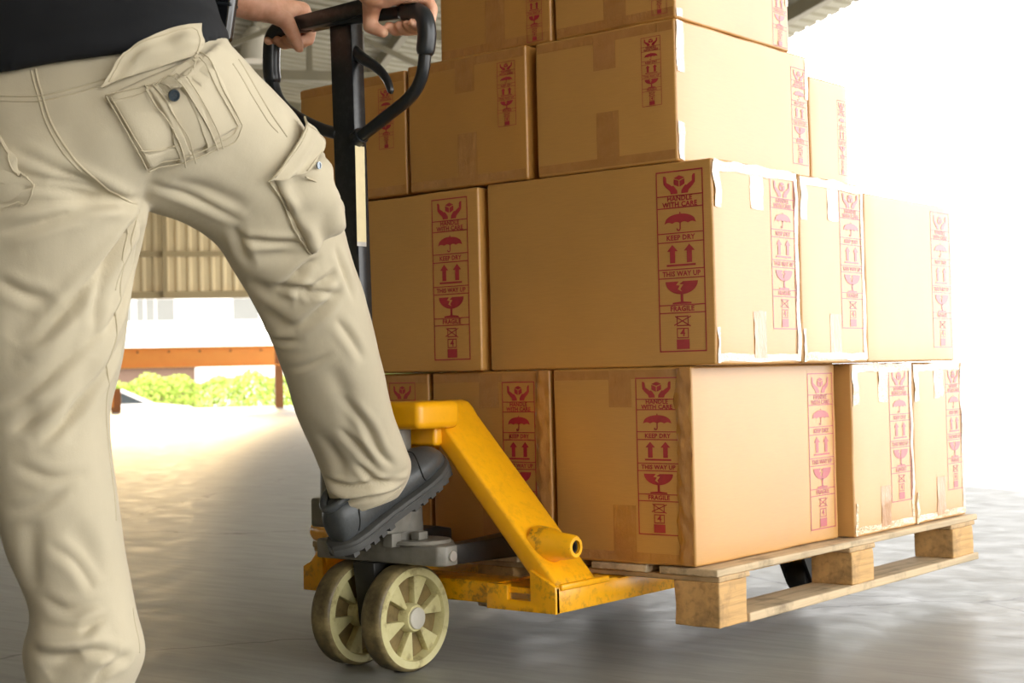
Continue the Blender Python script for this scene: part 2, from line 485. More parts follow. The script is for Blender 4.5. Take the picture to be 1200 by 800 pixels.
SHIRT = [[(-1.8781, 1.363, 1.0276), (0.1551, 0.1246, 0.0223), (-0.0893, 0.1053, 0.0332)], [(-1.8821, 1.3586, 1.0696), (0.1514, 0.1218, 0.0143), (-0.0883, 0.1057, 0.0346)], [(-1.9103, 1.3717, 1.1655), (0.1412, 0.1139, 0.0022), (-0.0821, 0.1011, 0.0358)], [(-1.9664, 1.4127, 1.2987), (0.1465, 0.1182, -0.0011), (-0.0806, 0.1002, 0.041)], [(-2.01, 1.452, 1.3947), (0.1563, 0.1263, -0.0046), (-0.0764, 0.0962, 0.0426)], [(-2.0361, 1.4802, 1.4699), (0.1219, 0.0985, -0.0036), (-0.0583, 0.0734, 0.0349)], [(-2.0517, 1.5047, 1.5222), (0.0563, 0.0455, -0.0017), (-0.0376, 0.0475, 0.0236)]]
JOINTS = {'sh_r': (-1.8849, 1.5398, 1.4011), 'sh_l': (-2.2048, 1.4345, 1.4503), 'el_l': (-2.1983, 1.701, 1.3015), 'el_r': (-1.826, 1.8206, 1.337), 'neck': (-2.0414, 1.5009, 1.4976), 'headc': (-2.0726, 1.5353, 1.6638), 'hip_r': (-1.8385, 1.4487, 0.9428), 'knee_r': (-1.8649, 1.775, 0.6913), 'ank_r': (-1.9693, 2.0036, 0.3064), 'hip_l': (-1.9397, 1.3036, 0.9135), 'knee_l': (-1.9113, 1.3055, 0.5148), 'ank_l': (-1.8814, 1.3222, 0.0861), 'chest': (-1.9736, 1.4322, 1.3147), 'waist': (-1.8755, 1.3641, 1.0632), 'pel': (-1.8843, 1.3604, 0.9382), 'foot_l': (-1.8822, 1.3223, 0.0617)}
FOLDS = [
    ('v', 0.01, 0.007, [(-1.8437, 1.1871, 0.8259), (-1.795, 1.2318, 0.8167), (-1.7743, 1.2858, 0.8073), (-1.7934, 1.3798, 0.8062)]),
    ('v', 0.009, 0.006, [(-1.846, 1.1863, 0.8435), (-1.7993, 1.2216, 0.8326), (-1.7712, 1.2699, 0.8199), (-1.7731, 1.3278, 0.8103)]),
    ('v', 0.008, 0.005, [(-1.8275, 1.201, 0.8686), (-1.7897, 1.2287, 0.8462), (-1.7672, 1.2672, 0.8286), (-1.7709, 1.3263, 0.8148)]),
    ('v', 0.01, 0.008, [(-1.7987, 1.3884, 0.8036), (-1.7858, 1.3508, 0.761), (-1.7917, 1.3224, 0.7238), (-1.8056, 1.2846, 0.6754), (-1.828, 1.2507, 0.6284), (-1.8403, 1.2383, 0.611)]),
    ('v', 0.009, 0.006, [(-1.7917, 1.3783, 0.7937), (-1.8206, 1.3885, 0.7347), (-1.823, 1.3742, 0.6848), (-1.8111, 1.3377, 0.6346), (-1.8106, 1.3009, 0.6102)]),
    ('v', 0.01, 0.006, [(-1.8556, 1.1909, 0.7607), (-1.8168, 1.2188, 0.771), (-1.7879, 1.2534, 0.7849), (-1.7722, 1.3125, 0.7995)]),
    ('h', 0.022, 0.006, [(-1.8231, 1.2482, 0.6754), (-1.8499, 1.225, 0.6408), (-1.8697, 1.2133, 0.6119)]),
    ('v', 0.009, 0.006, [(-1.8095, 1.3074, 0.6162), (-1.8271, 1.2628, 0.5751), (-1.8502, 1.2369, 0.5463), (-1.8864, 1.2131, 0.5236)]),
    ('v', 0.009, 0.006, [(-1.8265, 1.3634, 0.6109), (-1.8213, 1.3144, 0.5443), (-1.8291, 1.2767, 0.5036), (-1.8393, 1.2556, 0.4807)]),
    ('v', 0.008, 0.004, [(-1.8344, 1.26, 0.5279), (-1.8572, 1.234, 0.5051), (-1.8778, 1.2203, 0.4879)]),
    ('r', 0.011, 0.005, [(-1.855, 1.2273, 0.5879), (-1.8297, 1.2515, 0.6107), (-1.8111, 1.2808, 0.6435)]),
    ('v', 0.008, 0.004, [(-1.8238, 1.2945, 0.5268), (-1.8336, 1.2657, 0.4921), (-1.8502, 1.2423, 0.4694)]),
    ('h', 0.018, 0.005, [(-1.8553, 1.2333, 0.5347), (-1.8616, 1.2302, 0.5053), (-1.8728, 1.2236, 0.4819)]),
    ('h', 0.016, 0.006, [(-1.8601, 1.2374, 0.3631), (-1.8674, 1.2372, 0.3156), (-1.8683, 1.2438, 0.2675)]),
    ('h', 0.02, 0.007, [(-1.8236, 1.2769, 0.3553), (-1.8129, 1.2965, 0.3123), (-1.8044, 1.3109, 0.2756)]),
    ('v', 0.008, 0.006, [(-1.8656, 1.2404, 0.1831), (-1.8216, 1.2582, 0.1775), (-1.7947, 1.2879, 0.1825), (-1.7882, 1.3399, 0.1655)]),
    ('r', 0.012, 0.007, [(-1.8585, 1.2427, 0.1952), (-1.8167, 1.2619, 0.1903), (-1.7925, 1.2935, 0.1936)]),
    ('h', 0.016, 0.007, [(-1.8482, 1.2485, 0.1505), (-1.8227, 1.2587, 0.1691), (-1.8045, 1.2738, 0.1802)]),
    ('v', 0.008, 0.005, [(-1.8053, 1.2945, 0.1356), (-1.7925, 1.3069, 0.1561), (-1.7882, 1.3399, 0.1655)]),
    ('v', 0.008, 0.004, [(-1.8057, 1.2751, 0.2034), (-1.7989, 1.2916, 0.2192), (-1.7948, 1.31, 0.2265)]),
    ('v', 0.009, 0.006, [(-1.8448, 1.1913, 0.7972), (-1.8059, 1.2254, 0.7986), (-1.7799, 1.2688, 0.8018), (-1.7768, 1.3449, 0.8023)]),
    ('v', 0.009, 0.006, [(-1.7855, 1.3659, 0.7862), (-1.7912, 1.3323, 0.7302), (-1.8019, 1.3102, 0.6759), (-1.8089, 1.307, 0.6222)]),
    ('v', 0.009, 0.005, [(-1.8718, 1.2001, 0.6942), (-1.8459, 1.223, 0.6759), (-1.8272, 1.2441, 0.6696)]),
    ('v', 0.008, 0.004, [(-1.8753, 1.2245, 0.4404), (-1.8395, 1.2546, 0.4216), (-1.8226, 1.2987, 0.425)]),
    ('v', 0.008, 0.004, [(-1.8878, 1.2248, 0.375), (-1.8477, 1.2458, 0.3865), (-1.8275, 1.2737, 0.4087)]),
    ('h', 0.016, 0.005, [(-1.8133, 1.3095, 0.5863), (-1.8238, 1.2945, 0.5268), (-1.8293, 1.2762, 0.4679)]),
    ('v', 0.008, 0.004, [(-1.8406, 1.2536, 0.3271), (-1.8183, 1.2791, 0.3021), (-1.8051, 1.297, 0.2653)]),
    ('v', 0.008, 0.004, [(-1.8553, 1.2485, 0.256), (-1.8225, 1.2668, 0.2384), (-1.7994, 1.3067, 0.2467)]),
    ('h', 0.03, 0.004, [(-1.781, 1.2441, 0.9004), (-1.7662, 1.2532, 0.853), (-1.7682, 1.2957, 0.8157)]),
    ('h', 0.02, 0.004, [(-1.7907, 1.2292, 0.8359), (-1.776, 1.2663, 0.8142), (-1.773, 1.2988, 0.7986)]),
    ('v', 0.008, 0.004, [(-1.7673, 1.3829, 0.8347), (-1.7724, 1.464, 0.8167), (-1.7798, 1.5516, 0.7914)]),
    ('h', 0.016, 0.006, [(-1.7566, 1.4048, 0.8355), (-1.7548, 1.4656, 0.8278), (-1.7574, 1.5494, 0.8088)]),
    ('v', 0.008, 0.006, [(-1.8002, 1.5756, 0.7682), (-1.7744, 1.6151, 0.7605), (-1.7559, 1.6607, 0.7616)]),
    ('v', 0.009, 0.005, [(-1.7931, 1.5561, 0.7823), (-1.8175, 1.5902, 0.7504), (-1.8252, 1.6071, 0.7343)]),
    ('h', 0.018, 0.006, [(-1.8096, 1.6109, 0.7375), (-1.7804, 1.6379, 0.7434), (-1.7572, 1.6708, 0.7568)]),
    ('v', 0.008, 0.007, [(-1.8223, 1.6659, 0.6958), (-1.7931, 1.676, 0.7121), (-1.7737, 1.6857, 0.7289), (-1.764, 1.699, 0.7384)]),
    ('v', 0.008, 0.007, [(-1.8076, 1.6979, 0.6795), (-1.8003, 1.6949, 0.69), (-1.7754, 1.7241, 0.7059), (-1.7669, 1.7448, 0.7227)]),
    ('v', 0.008, 0.008, [(-1.8276, 1.6652, 0.6933), (-1.7991, 1.6902, 0.6953), (-1.7924, 1.7117, 0.6859)]),
    ('h', 0.018, 0.008, [(-1.8621, 1.6388, 0.708), (-1.835, 1.6681, 0.687), (-1.8121, 1.6928, 0.6796)]),
    ('v', 0.009, 0.007, [(-1.8394, 1.7169, 0.633), (-1.8033, 1.7306, 0.6552), (-1.7814, 1.7482, 0.6794), (-1.7748, 1.7614, 0.6933)]),
    ('v', 0.007, 0.005, [(-1.8024, 1.6968, 0.6861), (-1.7844, 1.7228, 0.6899), (-1.7776, 1.7543, 0.6863)]),
    ('h', 0.018, 0.007, [(-1.8793, 1.6801, 0.6687), (-1.8549, 1.7035, 0.6403), (-1.8337, 1.721, 0.6328)]),
    ('v', 0.008, 0.005, [(-1.7567, 1.7358, 0.76), (-1.7698, 1.7669, 0.7209), (-1.7799, 1.7954, 0.6805)]),
    ('v', 0.007, 0.004, [(-1.915, 1.7283, 0.6246), (-1.8765, 1.7225, 0.6133), (-1.8444, 1.7306, 0.6151)]),
    ('v', 0.008, 0.004, [(-1.7918, 1.7671, 0.6456), (-1.796, 1.7999, 0.618), (-1.804, 1.837, 0.5828)]),
    ('v', 0.007, 0.003, [(-1.9183, 1.7597, 0.5718), (-1.8576, 1.761, 0.5733), (-1.8221, 1.7758, 0.5907)]),
    ('h', 0.016, 0.006, [(-1.828, 1.7907, 0.5695), (-1.8426, 1.8333, 0.5119), (-1.865, 1.8745, 0.4525)]),
    ('v', 0.008, 0.006, [(-1.8426, 1.8333, 0.5119), (-1.8443, 1.8849, 0.4668), (-1.8568, 1.9279, 0.4206), (-1.86, 1.9628, 0.3962)]),
    ('v', 0.008, 0.005, [(-1.8765, 1.8554, 0.4606), (-1.873, 1.9024, 0.4217), (-1.8764, 1.9367, 0.39)]),
    ('h', 0.014, 0.006, [(-1.9167, 1.8437, 0.4536), (-1.9184, 1.8849, 0.4072), (-1.9296, 1.9056, 0.3759)]),
    ('v', 0.007, 0.007, [(-1.9654, 1.905, 0.3721), (-1.9252, 1.9217, 0.357), (-1.8856, 1.9563, 0.3646), (-1.8783, 2.0145, 0.3668)]),
    ('v', 0.007, 0.006, [(-1.9754, 1.9223, 0.3433), (-1.951, 1.9255, 0.3363), (-1.9094, 1.9478, 0.3435)]),
    ('r', 0.01, 0.006, [(-1.9752, 1.9162, 0.3559), (-1.9386, 1.9241, 0.3444), (-1.8951, 1.955, 0.3539), (-1.8763, 2.0192, 0.3727)]),
    ('v', 0.007, 0.005, [(-1.8912, 1.9097, 0.3988), (-1.8888, 1.9383, 0.3747), (-1.8843, 1.9656, 0.361)]),
    ('v', 0.007, 0.005, [(-1.9558, 1.9301, 0.3282), (-1.9276, 1.9341, 0.3394), (-1.8995, 1.9592, 0.346)]),
]
DETAILS = [
    ('seam', 0.0016, [(-1.84, 1.2398, 0.9902), (-1.8318, 1.2379, 0.971), (-1.8188, 1.2369, 0.9454), (-1.8007, 1.2348, 0.9135), (-1.777, 1.2409, 0.8763), (-1.7624, 1.2641, 0.842), (-1.7652, 1.3006, 0.8194), (-1.7851, 1.366, 0.8045)], 0.0002),
    ('seam', 0.0012, [(-1.8448, 1.2361, 0.988), (-1.8369, 1.2346, 0.9701), (-1.8237, 1.2334, 0.9445), (-1.805, 1.2309, 0.9112), (-1.7812, 1.2369, 0.8729), (-1.7663, 1.2599, 0.8385)], 0.0002),
    ('seam', 0.0013, [(-1.878, 1.2087, 0.9532), (-1.8473, 1.2222, 0.9509), (-1.8202, 1.2379, 0.9505), (-1.7877, 1.2636, 0.9577), (-1.7546, 1.296, 0.9717)], 0.0002),
    ('seam', 0.0013, [(-1.8756, 1.207, 0.9456), (-1.845, 1.2205, 0.9433), (-1.818, 1.2363, 0.9429), (-1.7858, 1.2621, 0.9502), (-1.7552, 1.2921, 0.9629)], 0.0002),
    ('seam', 0.0013, [(-1.7914, 1.3782, 0.7986), (-1.7939, 1.3597, 0.7499), (-1.8082, 1.3514, 0.6895), (-1.8157, 1.3499, 0.6349), (-1.8182, 1.339, 0.5863), (-1.8346, 1.344, 0.5255), (-1.8425, 1.3515, 0.464), (-1.8374, 1.3538, 0.4028), (-1.8302, 1.3518, 0.3543)], 0.0002),
    ('seam', 0.0012, [(-1.7822, 1.3606, 0.7917), (-1.7916, 1.3489, 0.7431), (-1.8051, 1.3401, 0.6829)], 0.0002),
    ('seam', 0.0012, [(-1.8131, 1.3689, 0.2291), (-1.8031, 1.3667, 0.2023), (-1.7992, 1.3689, 0.166)], 0.0002),
    ('seam', 0.0014, [(-1.6953, 1.4807, 1.0159), (-1.6854, 1.5067, 0.9744), (-1.6885, 1.5386, 0.9411), (-1.6975, 1.575, 0.9144)], 0.0002),
    ('seam', 0.0012, [(-1.6837, 1.4608, 1.0051), (-1.6804, 1.4923, 0.9657), (-1.6869, 1.5268, 0.9332), (-1.6932, 1.5541, 0.918)], 0.0002),
    ('seam', 0.0009, [(-1.748, 1.2906, 0.9429), (-1.7263, 1.3018, 0.9003), (-1.7416, 1.3456, 0.8531)], 0.0075),
    ('seam', 0.0007, [(-1.7424, 1.2949, 0.9403), (-1.7235, 1.3068, 0.9006), (-1.7373, 1.3483, 0.8589)], 0.0085),
    ('seam', 0.0009, [(-1.7443, 1.3506, 0.8514), (-1.7251, 1.3955, 0.8644), (-1.7031, 1.4396, 0.8847), (-1.695, 1.4678, 0.8965), (-1.6846, 1.4738, 0.9194)], 0.0075),
    ('seam', 0.0007, [(-1.7383, 1.349, 0.8579), (-1.7203, 1.3918, 0.8708), (-1.6993, 1.4334, 0.8909), (-1.6911, 1.4582, 0.9037), (-1.6846, 1.4657, 0.9185)], 0.0085),
    ('seam', 0.0009, [(-1.6846, 1.4738, 0.9194), (-1.6747, 1.433, 0.9597), (-1.6824, 1.4051, 1.0066)], 0.0075),
    ('seam', 0.0007, [(-1.685, 1.4661, 0.9173), (-1.6753, 1.4256, 0.9552), (-1.6796, 1.3949, 0.9987)], 0.0085),
    ('seam', 0.0009, [(-1.748, 1.2906, 0.9429), (-1.7163, 1.3313, 0.9569), (-1.6826, 1.3668, 0.9724), (-1.6786, 1.3848, 0.9875), (-1.6848, 1.4071, 1.0084)], 0.0095),
    ('seam', 0.0007, [(-1.7409, 1.2936, 0.9341), (-1.7142, 1.3294, 0.9469), (-1.6864, 1.3591, 0.9589)], 0.0095),
    ('seam', 0.0009, [(-1.7163, 1.3313, 0.9569), (-1.7039, 1.3471, 0.9205), (-1.7092, 1.3773, 0.8923), (-1.7253, 1.4017, 0.8626)], 0.0125),
    ('seam', 0.0007, [(-1.7088, 1.343, 0.961), (-1.6981, 1.3603, 0.9249), (-1.7024, 1.3885, 0.8975), (-1.7185, 1.4132, 0.8679)], 0.0125),
    ('seam', 0.0009, [(-1.6857, 1.3602, 0.9672), (-1.6854, 1.3921, 0.9319), (-1.6927, 1.4204, 0.9034), (-1.7024, 1.439, 0.8857)], 0.0125),
    ('seam', 0.0007, [(-1.6808, 1.3698, 0.9738), (-1.682, 1.4016, 0.9362), (-1.6898, 1.4289, 0.9076), (-1.7001, 1.4465, 0.8887)], 0.0125),
    ('seam', 0.0009, [(-1.7255, 1.325, 0.8744), (-1.7201, 1.3619, 0.8823), (-1.7077, 1.3851, 0.8905)], 0.0105),
    ('seam', 0.0009, [(-1.8567, 1.1941, 0.8945), (-1.8237, 1.2008, 0.8425), (-1.8088, 1.2157, 0.8202), (-1.8261, 1.2055, 0.7966), (-1.8509, 1.1884, 0.7859)], 0.0085),
    ('seam', 0.0012, [(-1.7144, 1.6154, 0.8619), (-1.7268, 1.6717, 0.8453), (-1.7402, 1.7081, 0.8184), (-1.7473, 1.7238, 0.7969)], 0.014),
    ('seam', 0.0012, [(-1.7217, 1.561, 0.8476), (-1.733, 1.5966, 0.823), (-1.7488, 1.6365, 0.781), (-1.7617, 1.6822, 0.7469)], 0.004),
    ('seam', 0.0012, [(-1.9717, 1.937, 0.318), (-1.9535, 1.9485, 0.3086), (-1.9139, 1.9735, 0.3232), (-1.8897, 2.0151, 0.3513)], 0.0002),
    ('patch', 'back_pocket', [(-1.748, 1.2906, 0.9429), (-1.6871, 1.4075, 1.0089), (-1.6846, 1.4738, 0.9194), (-1.7443, 1.3506, 0.8514)], {'lift': 0.0055, 'thick': 0.003, 'puff': 0.002, 'wav': 0.002, 'nu': 20, 'nv': 20}),
    ('patch', 'pocket_pleat', [(-1.7156, 1.3322, 0.9569), (-1.7062, 1.3469, 0.9623), (-1.7162, 1.4113, 0.8711), (-1.7276, 1.3944, 0.8622)], {'lift': 0.0095, 'thick': 0.003, 'wav': 0.002, 'nu': 6, 'nv': 20}),
    ('patch', 'pocket_pleat', [(-1.6866, 1.3595, 0.9672), (-1.6804, 1.3709, 0.9739), (-1.7005, 1.4422, 0.8883), (-1.7086, 1.4284, 0.878)], {'lift': 0.0095, 'thick': 0.003, 'wav': 0.002, 'nu': 6, 'nv': 20}),
    ('patch', 'pocket_band', [(-1.7454, 1.2914, 0.9391), (-1.6825, 1.3666, 0.9712), (-1.6822, 1.3736, 0.9614), (-1.7394, 1.2924, 0.9279)], {'lift': 0.007, 'thick': 0.002, 'nu': 16, 'nv': 4}),
    ('patch', 'pocket_band', [(-1.7268, 1.3245, 0.8721), (-1.7089, 1.386, 0.8883), (-1.7182, 1.3992, 0.8713), (-1.7432, 1.3498, 0.8524)], {'lift': 0.008, 'thick': 0.002, 'nu': 14, 'nv': 5}),
    ('patch', 'back_pocket', [(-1.9566, 1.1771, 0.8959), (-1.8567, 1.1941, 0.8945), (-1.8088, 1.2157, 0.8202), (-1.8873, 1.1722, 0.7855)], {'lift': 0.004, 'thick': 0.004, 'puff': 0.003, 'wav': 0.002, 'nu': 16, 'nv': 16}),
    ('patch', 'cargo_pocket', [(-1.7174, 1.5659, 0.854), (-1.7506, 1.6907, 0.9084), (-1.7551, 1.7411, 0.7986), (-1.761, 1.6816, 0.7482)], {'lift': 0.006, 'thick': 0.006, 'puff': 0.008, 'wav': 0.013, 'nu': 18, 'nv': 20}),
]
CLOTH_PTS = {
    'button': [(-1.6906, 1.3548, 0.9494)],
    'snap': [(-1.7142, 1.6335, 0.8779)],
    'flap': [(-1.7609, 1.2833, 0.9531), (-1.7424, 1.3038, 0.9616), (-1.6887, 1.4089, 1.0105), (-1.7332, 1.3533, 1.0306), (-1.7146, 1.4174, 1.0523), (-1.7471, 1.3092, 0.9867), (-1.6994, 1.415, 1.0252), (-1.7428, 1.3192, 0.9994)],
    'cflap': [(-1.6981, 1.5793, 0.9278), (-1.7143, 1.6089, 0.9486), (-1.7395, 1.6721, 0.916), (-1.7178, 1.6462, 0.8913), (-1.7122, 1.61, 0.8677), (-1.7192, 1.5759, 0.8499), (-1.7189, 1.5452, 0.8537), (-1.7021, 1.5699, 0.8887)],
    'pouch': [(-1.7337, 1.4778, 1.0714)],
    'waist': [(-1.7004, 1.4253, 1.0306), (-1.7112, 1.4113, 1.0447), (-1.7467, 1.5029, 1.0587)],
}
# ------------------------------------------------------------------ the setting
E1 = Vector((-0.795, 0.607, 0)); E2 = Vector((0.607, 0.795, 0))   # along the shed / across it
def S(s, t, z): return E1 * s + E2 * t + Vector((0, 0, z))

def struct(o, label=None):
    o['kind'] = 'structure'
    if o.name.startswith('trim_'): o['group'] = label
    if label: o['label'] = label
    return o

FRONT_T = 0.6  # reach of the added light-blocking wall behind the camera, sets front fill
DECK = 1.0       # the dock floor stands this far above the yard
fl = MB()
edge = [S(-7, 6.0, 0), Vector((-1.50, 6.09, 0)), Vector((-2.758, 6.662, 0)), Vector((-3.95, 7.20, 0)), S(33, 3.7, 0), S(33, -24, 0), S(-7, -24, 0)]
n = len(edge)
fl.add([p for p in edge] + [p - Vector((0, 0, 0.25)) for p in edge],
       [tuple(range(n)), tuple(range(2 * n - 1, n - 1, -1))] + [(i, i + n, (i + 1) % n + n, (i + 1) % n) for i in range(n)])
struct(fl.build('floor', M['floor'], loc=(0, 0, 0)), 'grey polished concrete floor with hairline cracks')
g = MB(); q = [S(-60, -120, -DECK), S(-60, 120, -DECK), S(160, 120, -DECK), S(160, -120, -DECK)]
g.add(q, [(0, 1, 2, 3)])
struct(g.build('ground', M['ground'], loc=(0, 0, -DECK)), 'sunlit pale yard outside the open shed')

# roof: corrugated sheets falling towards the open right side
EAVE_T, EAVE_Z, FALL, RIDGE_T = 7.65, 4.5, 0.14, -9.0
def roof_z(t): return EAVE_Z + FALL * (EAVE_T - t) if t > RIDGE_T else EAVE_Z + FALL * (EAVE_T - RIDGE_T) - FALL * (RIDGE_T - t)
rf = MB()
prof = []
s = -5.0
while s < 31.0:
    prof += [(s, 0), (s + 0.09, 0), (s + 0.12, 0.045), (s + 0.18, 0.045), (s + 0.21, 0)]; s += 0.30
nP = len(prof)
cols = (EAVE_T, RIDGE_T, -24.0)
for t_ in cols:
    for (s_, dz) in prof: rf.v.append(tuple(S(s_, t_, roof_z(t_) + dz)))
for c in range(len(cols) - 1):
    for i in range(nP - 1):
        rf.f.append((c * nP + i, c * nP + i + 1, (c + 1) * nP + i + 1, (c + 1) * nP + i))
struct(rf.build('ceiling', M['roof'], fix=False), 'pale corrugated sheet roof over the shed')
# eave beam and purlins along the shed
for k, t_ in enumerate((EAVE_T - 0.55, 5.2, 3.4, 1.6, -0.2, -2.0, -3.8, -5.6, -7.4)):
    b = MB(); z = roof_z(t_)
    a, c = S(-5, t_, z - 0.03), S(31, t_, z - 0.03)
    hw = E2 * 0.05
    b.add([a - hw, a + hw, c + hw, c - hw] + [p - Vector((0, 0, 0.16)) for p in (a - hw, a + hw, c + hw, c - hw)],
          [(0, 1, 2, 3), (7, 6, 5, 4), (0, 4, 5, 1), (1, 5, 6, 2), (2, 6, 7, 3), (3, 7, 4, 0)])
    struct(b.build('trim_%d' % (k + 1), M['girder']), 'long roof purlin under the corrugated sheets')

def beam(mb, a, b, w_, h_):
    """square bar between two points"""
    a = Vector(a); b = Vector(b); t = (b - a).normalized()
    side = t.cross(Vector((0, 0, 1)))
    side = E1.copy() if side.length < 0.05 else side.normalized()
    up = side.cross(t)
    vs = []
    for p in (a, b):
        for (i, j) in ((-1, -1), (1, -1), (1, 1), (-1, 1)): vs.append(p + side * (i * w_ / 2) + up * (j * h_ / 2))
    mb.add(vs, [(0, 1, 2, 3), (7, 6, 5, 4), (0, 4, 5, 1), (1, 5, 6, 2), (2, 6, 7, 3), (3, 7, 4, 0)])
    return mb

# roof trusses across the shed
CHORD_Z = 4.25
for si, s_ in enumerate((6.5, 12.6, 18.7, 24.8)):
    tr = empty('roof_truss', S(s_, 0, CHORD_Z)); tr['kind'] = 'structure'
    tr['label'] = ['roof truss of cream steel nearest overhead', 'roof truss of cream steel above the stack', 'roof truss of cream steel behind the handle', 'roof truss of cream steel nearest the far wall'][si]
    tl, trr = -16.0, 7.0
    beam(MB(), S(s_, tl, CHORD_Z), S(s_, trr, CHORD_Z), 0.12, 0.12).build('bottom_chord', M['girder'], tr)
    beam(MB(), S(s_, RIDGE_T, roof_z(RIDGE_T) - 0.26), S(s_, trr, roof_z(trr) - 0.26), 0.10, 0.12).build('top_chord', M['girder'], tr)
    t_ = 5.6; k = 0
    while t_ > RIDGE_T:
        beam(MB(), S(s_, t_, CHORD_Z), S(s_, t_, roof_z(t_) - 0.26), 0.07, 0.07).build('post', M['girder'], tr)
        t2 = t_ - 1.75
        p, q = ((t_, CHORD_Z), (t2, roof_z(t2) - 0.26)) if k % 2 else ((t2, CHORD_Z), (t_, roof_z(t_) - 0.26))
        beam(MB(), S(s_, *p), S(s_, *q), 0.06, 0.06).build('brace', M['girder'], tr)
        t_ = t2; k += 1

# far wall of ribbed sheets hung above an open bay
WS, WZ0 = 30.6, 2.2
wl = MB(); prof = []
t_ = -24.0
while t_ < 7.4:
    prof += [(t_, 0), (t_ + 0.10, 0), (t_ + 0.125, 0.04), (t_ + 0.175, 0.04), (t_ + 0.20, 0)]; t_ += 0.22
nP = len(prof)
for zz in (0, 1):
    for (t_, d) in prof: wl.v.append(tuple(S(WS - d, t_, WZ0 if zz == 0 else roof_z(t_))))
for i in range(nP - 1): wl.f.append((i, i + 1, nP + i + 1, nP + i))
struct(wl.build('wall_back', M['wallsheet'], fix=False), 'beige ribbed sheet wall above the open bay')
for k, (z_, h_) in enumerate(((WZ0 + 0.05, 0.14), (3.05, 0.1), (4.0, 0.1), (4.5, 0.1))):
    struct(beam(MB(), S(WS - 0.12, -20, z_), S(WS - 0.12, 7.2, z_), 0.08, h_).build('trim_%d' % (20 + k), M['wallrail']), 'horizontal rail across the ribbed far wall')
for k, t_ in enumerate((-6.2, -3.1, 0.55, 3.6)):
    struct(beam(MB(), S(WS - 0.2, t_, WZ0), S(WS - 0.2, t_, roof_z(t_) - 0.2), 0.09, 0.09).build('trim_%d' % (30 + k), M['wallrail']), 'upright post on the ribbed far wall')
for k, (a, b) in enumerate((((-3.1, 4.0), (0.55, 5.3)), ((0.55, 4.0), (-1.3, 5.3)), ((0.55, 4.0), (3.6, 5.2)))):
    struct(beam(MB(), S(WS - 0.2, *a), S(WS - 0.2, *b), 0.06, 0.06).build('trim_%d' % (40 + k), M['wallrail']), 'slanting wind brace on the ribbed far wall')
# unseen left side wall, brought down to the floor to cut fill light
lw = MB(); prof = []
s_ = -5.0
while s_ < 30.6:
    prof += [(s_, 0), (s_ + 0.2, 0), (s_ + 0.25, 0.04), (s_ + 0.35, 0.04), (s_ + 0.40, 0)]; s_ += 0.44
nP = len(prof)
for zz in (0, 1):
    for (s_, d) in prof: lw.v.append(tuple(S(s_, -23.5 + d, 0.0 if zz == 0 else roof_z(-23.5))))
for i in range(nP - 1): lw.f.append((i, i + 1, nP + i + 1, nP + i))
struct(lw.build('wall_left', M['wallsheet'], fix=False), 'unseen ribbed side wall of the shed, closed to the floor against fill light')

# unseen wall added behind the camera to hold back front fill light
fw_ = MB(); prof = []
t_ = -23.5
while t_ < FRONT_T:
    prof += [(t_, 0), (t_ + 0.2, 0), (t_ + 0.25, 0.04), (t_ + 0.35, 0.04), (t_ + 0.40, 0)]; t_ += 0.44
nP = len(prof)
for zz in (0, 1):
    for (t_, d) in prof: fw_.v.append(tuple(S(-5 + d, t_, 0 if zz == 0 else roof_z(t_))))
for i in range(nP - 1): fw_.f.append((i, i + 1, nP + i + 1, nP + i))
struct(fw_.build('wall_front_blocker', M['wallsheet'], fix=False), 'added ribbed sheet wall behind the viewer, blocking front light')

# ------------------------------------------------------------------ far things
gr = empty('guard_rail', S(31.0, 1.2, 0))
tag(gr, 'orange steel guard rail across the far open bay', 'guard rail')
rail = MB()
a, b = S(31.0, -4.5, 1.045), S(31.0, 3.6, 1.045)
beam(rail, a, b, 0.06, 0.34).build('rail_face', M['orange'], gr)
beam(MB(), S(30.95, -4.5, 1.23), S(30.95, 3.6, 1.23), 0.16, 0.03).build('top_flange', M['orange'], gr)
beam(MB(), S(30.95, -4.5, 0.86), S(30.95, 3.6, 0.86), 0.16, 0.03).build('bottom_flange', M['orange'], gr)
for k in range(12):
    t_ = -3.6 + k * 0.6
    MB().cyl(S(30.97, t_, 1.16), S(30.94, t_, 1.16), 0.022, 8).build('bolt', M['postwood'], gr)
for t_ in (-4.3, -1.1, 2.75):
    beam(MB(), S(31.05, t_, 0), S(31.05, t_, 1.24), 0.16, 0.16).build('post', M['postwood'], gr)
bo = empty('bollard', S(30.4, -0.42, 0))
tag(bo, 'short orange and brown timber bollard under the guard rail', 'bollard')
beam(MB(), S(30.4, -0.42, 0), S(30.4, -0.42, 0.46), 0.22, 0.2).build('stump', M['postwood'], bo)
beam(MB(), S(30.28, -0.48, 0.1), S(30.28, -0.48, 0.46), 0.16, 0.04).build('face_plate', M['orange'], bo)

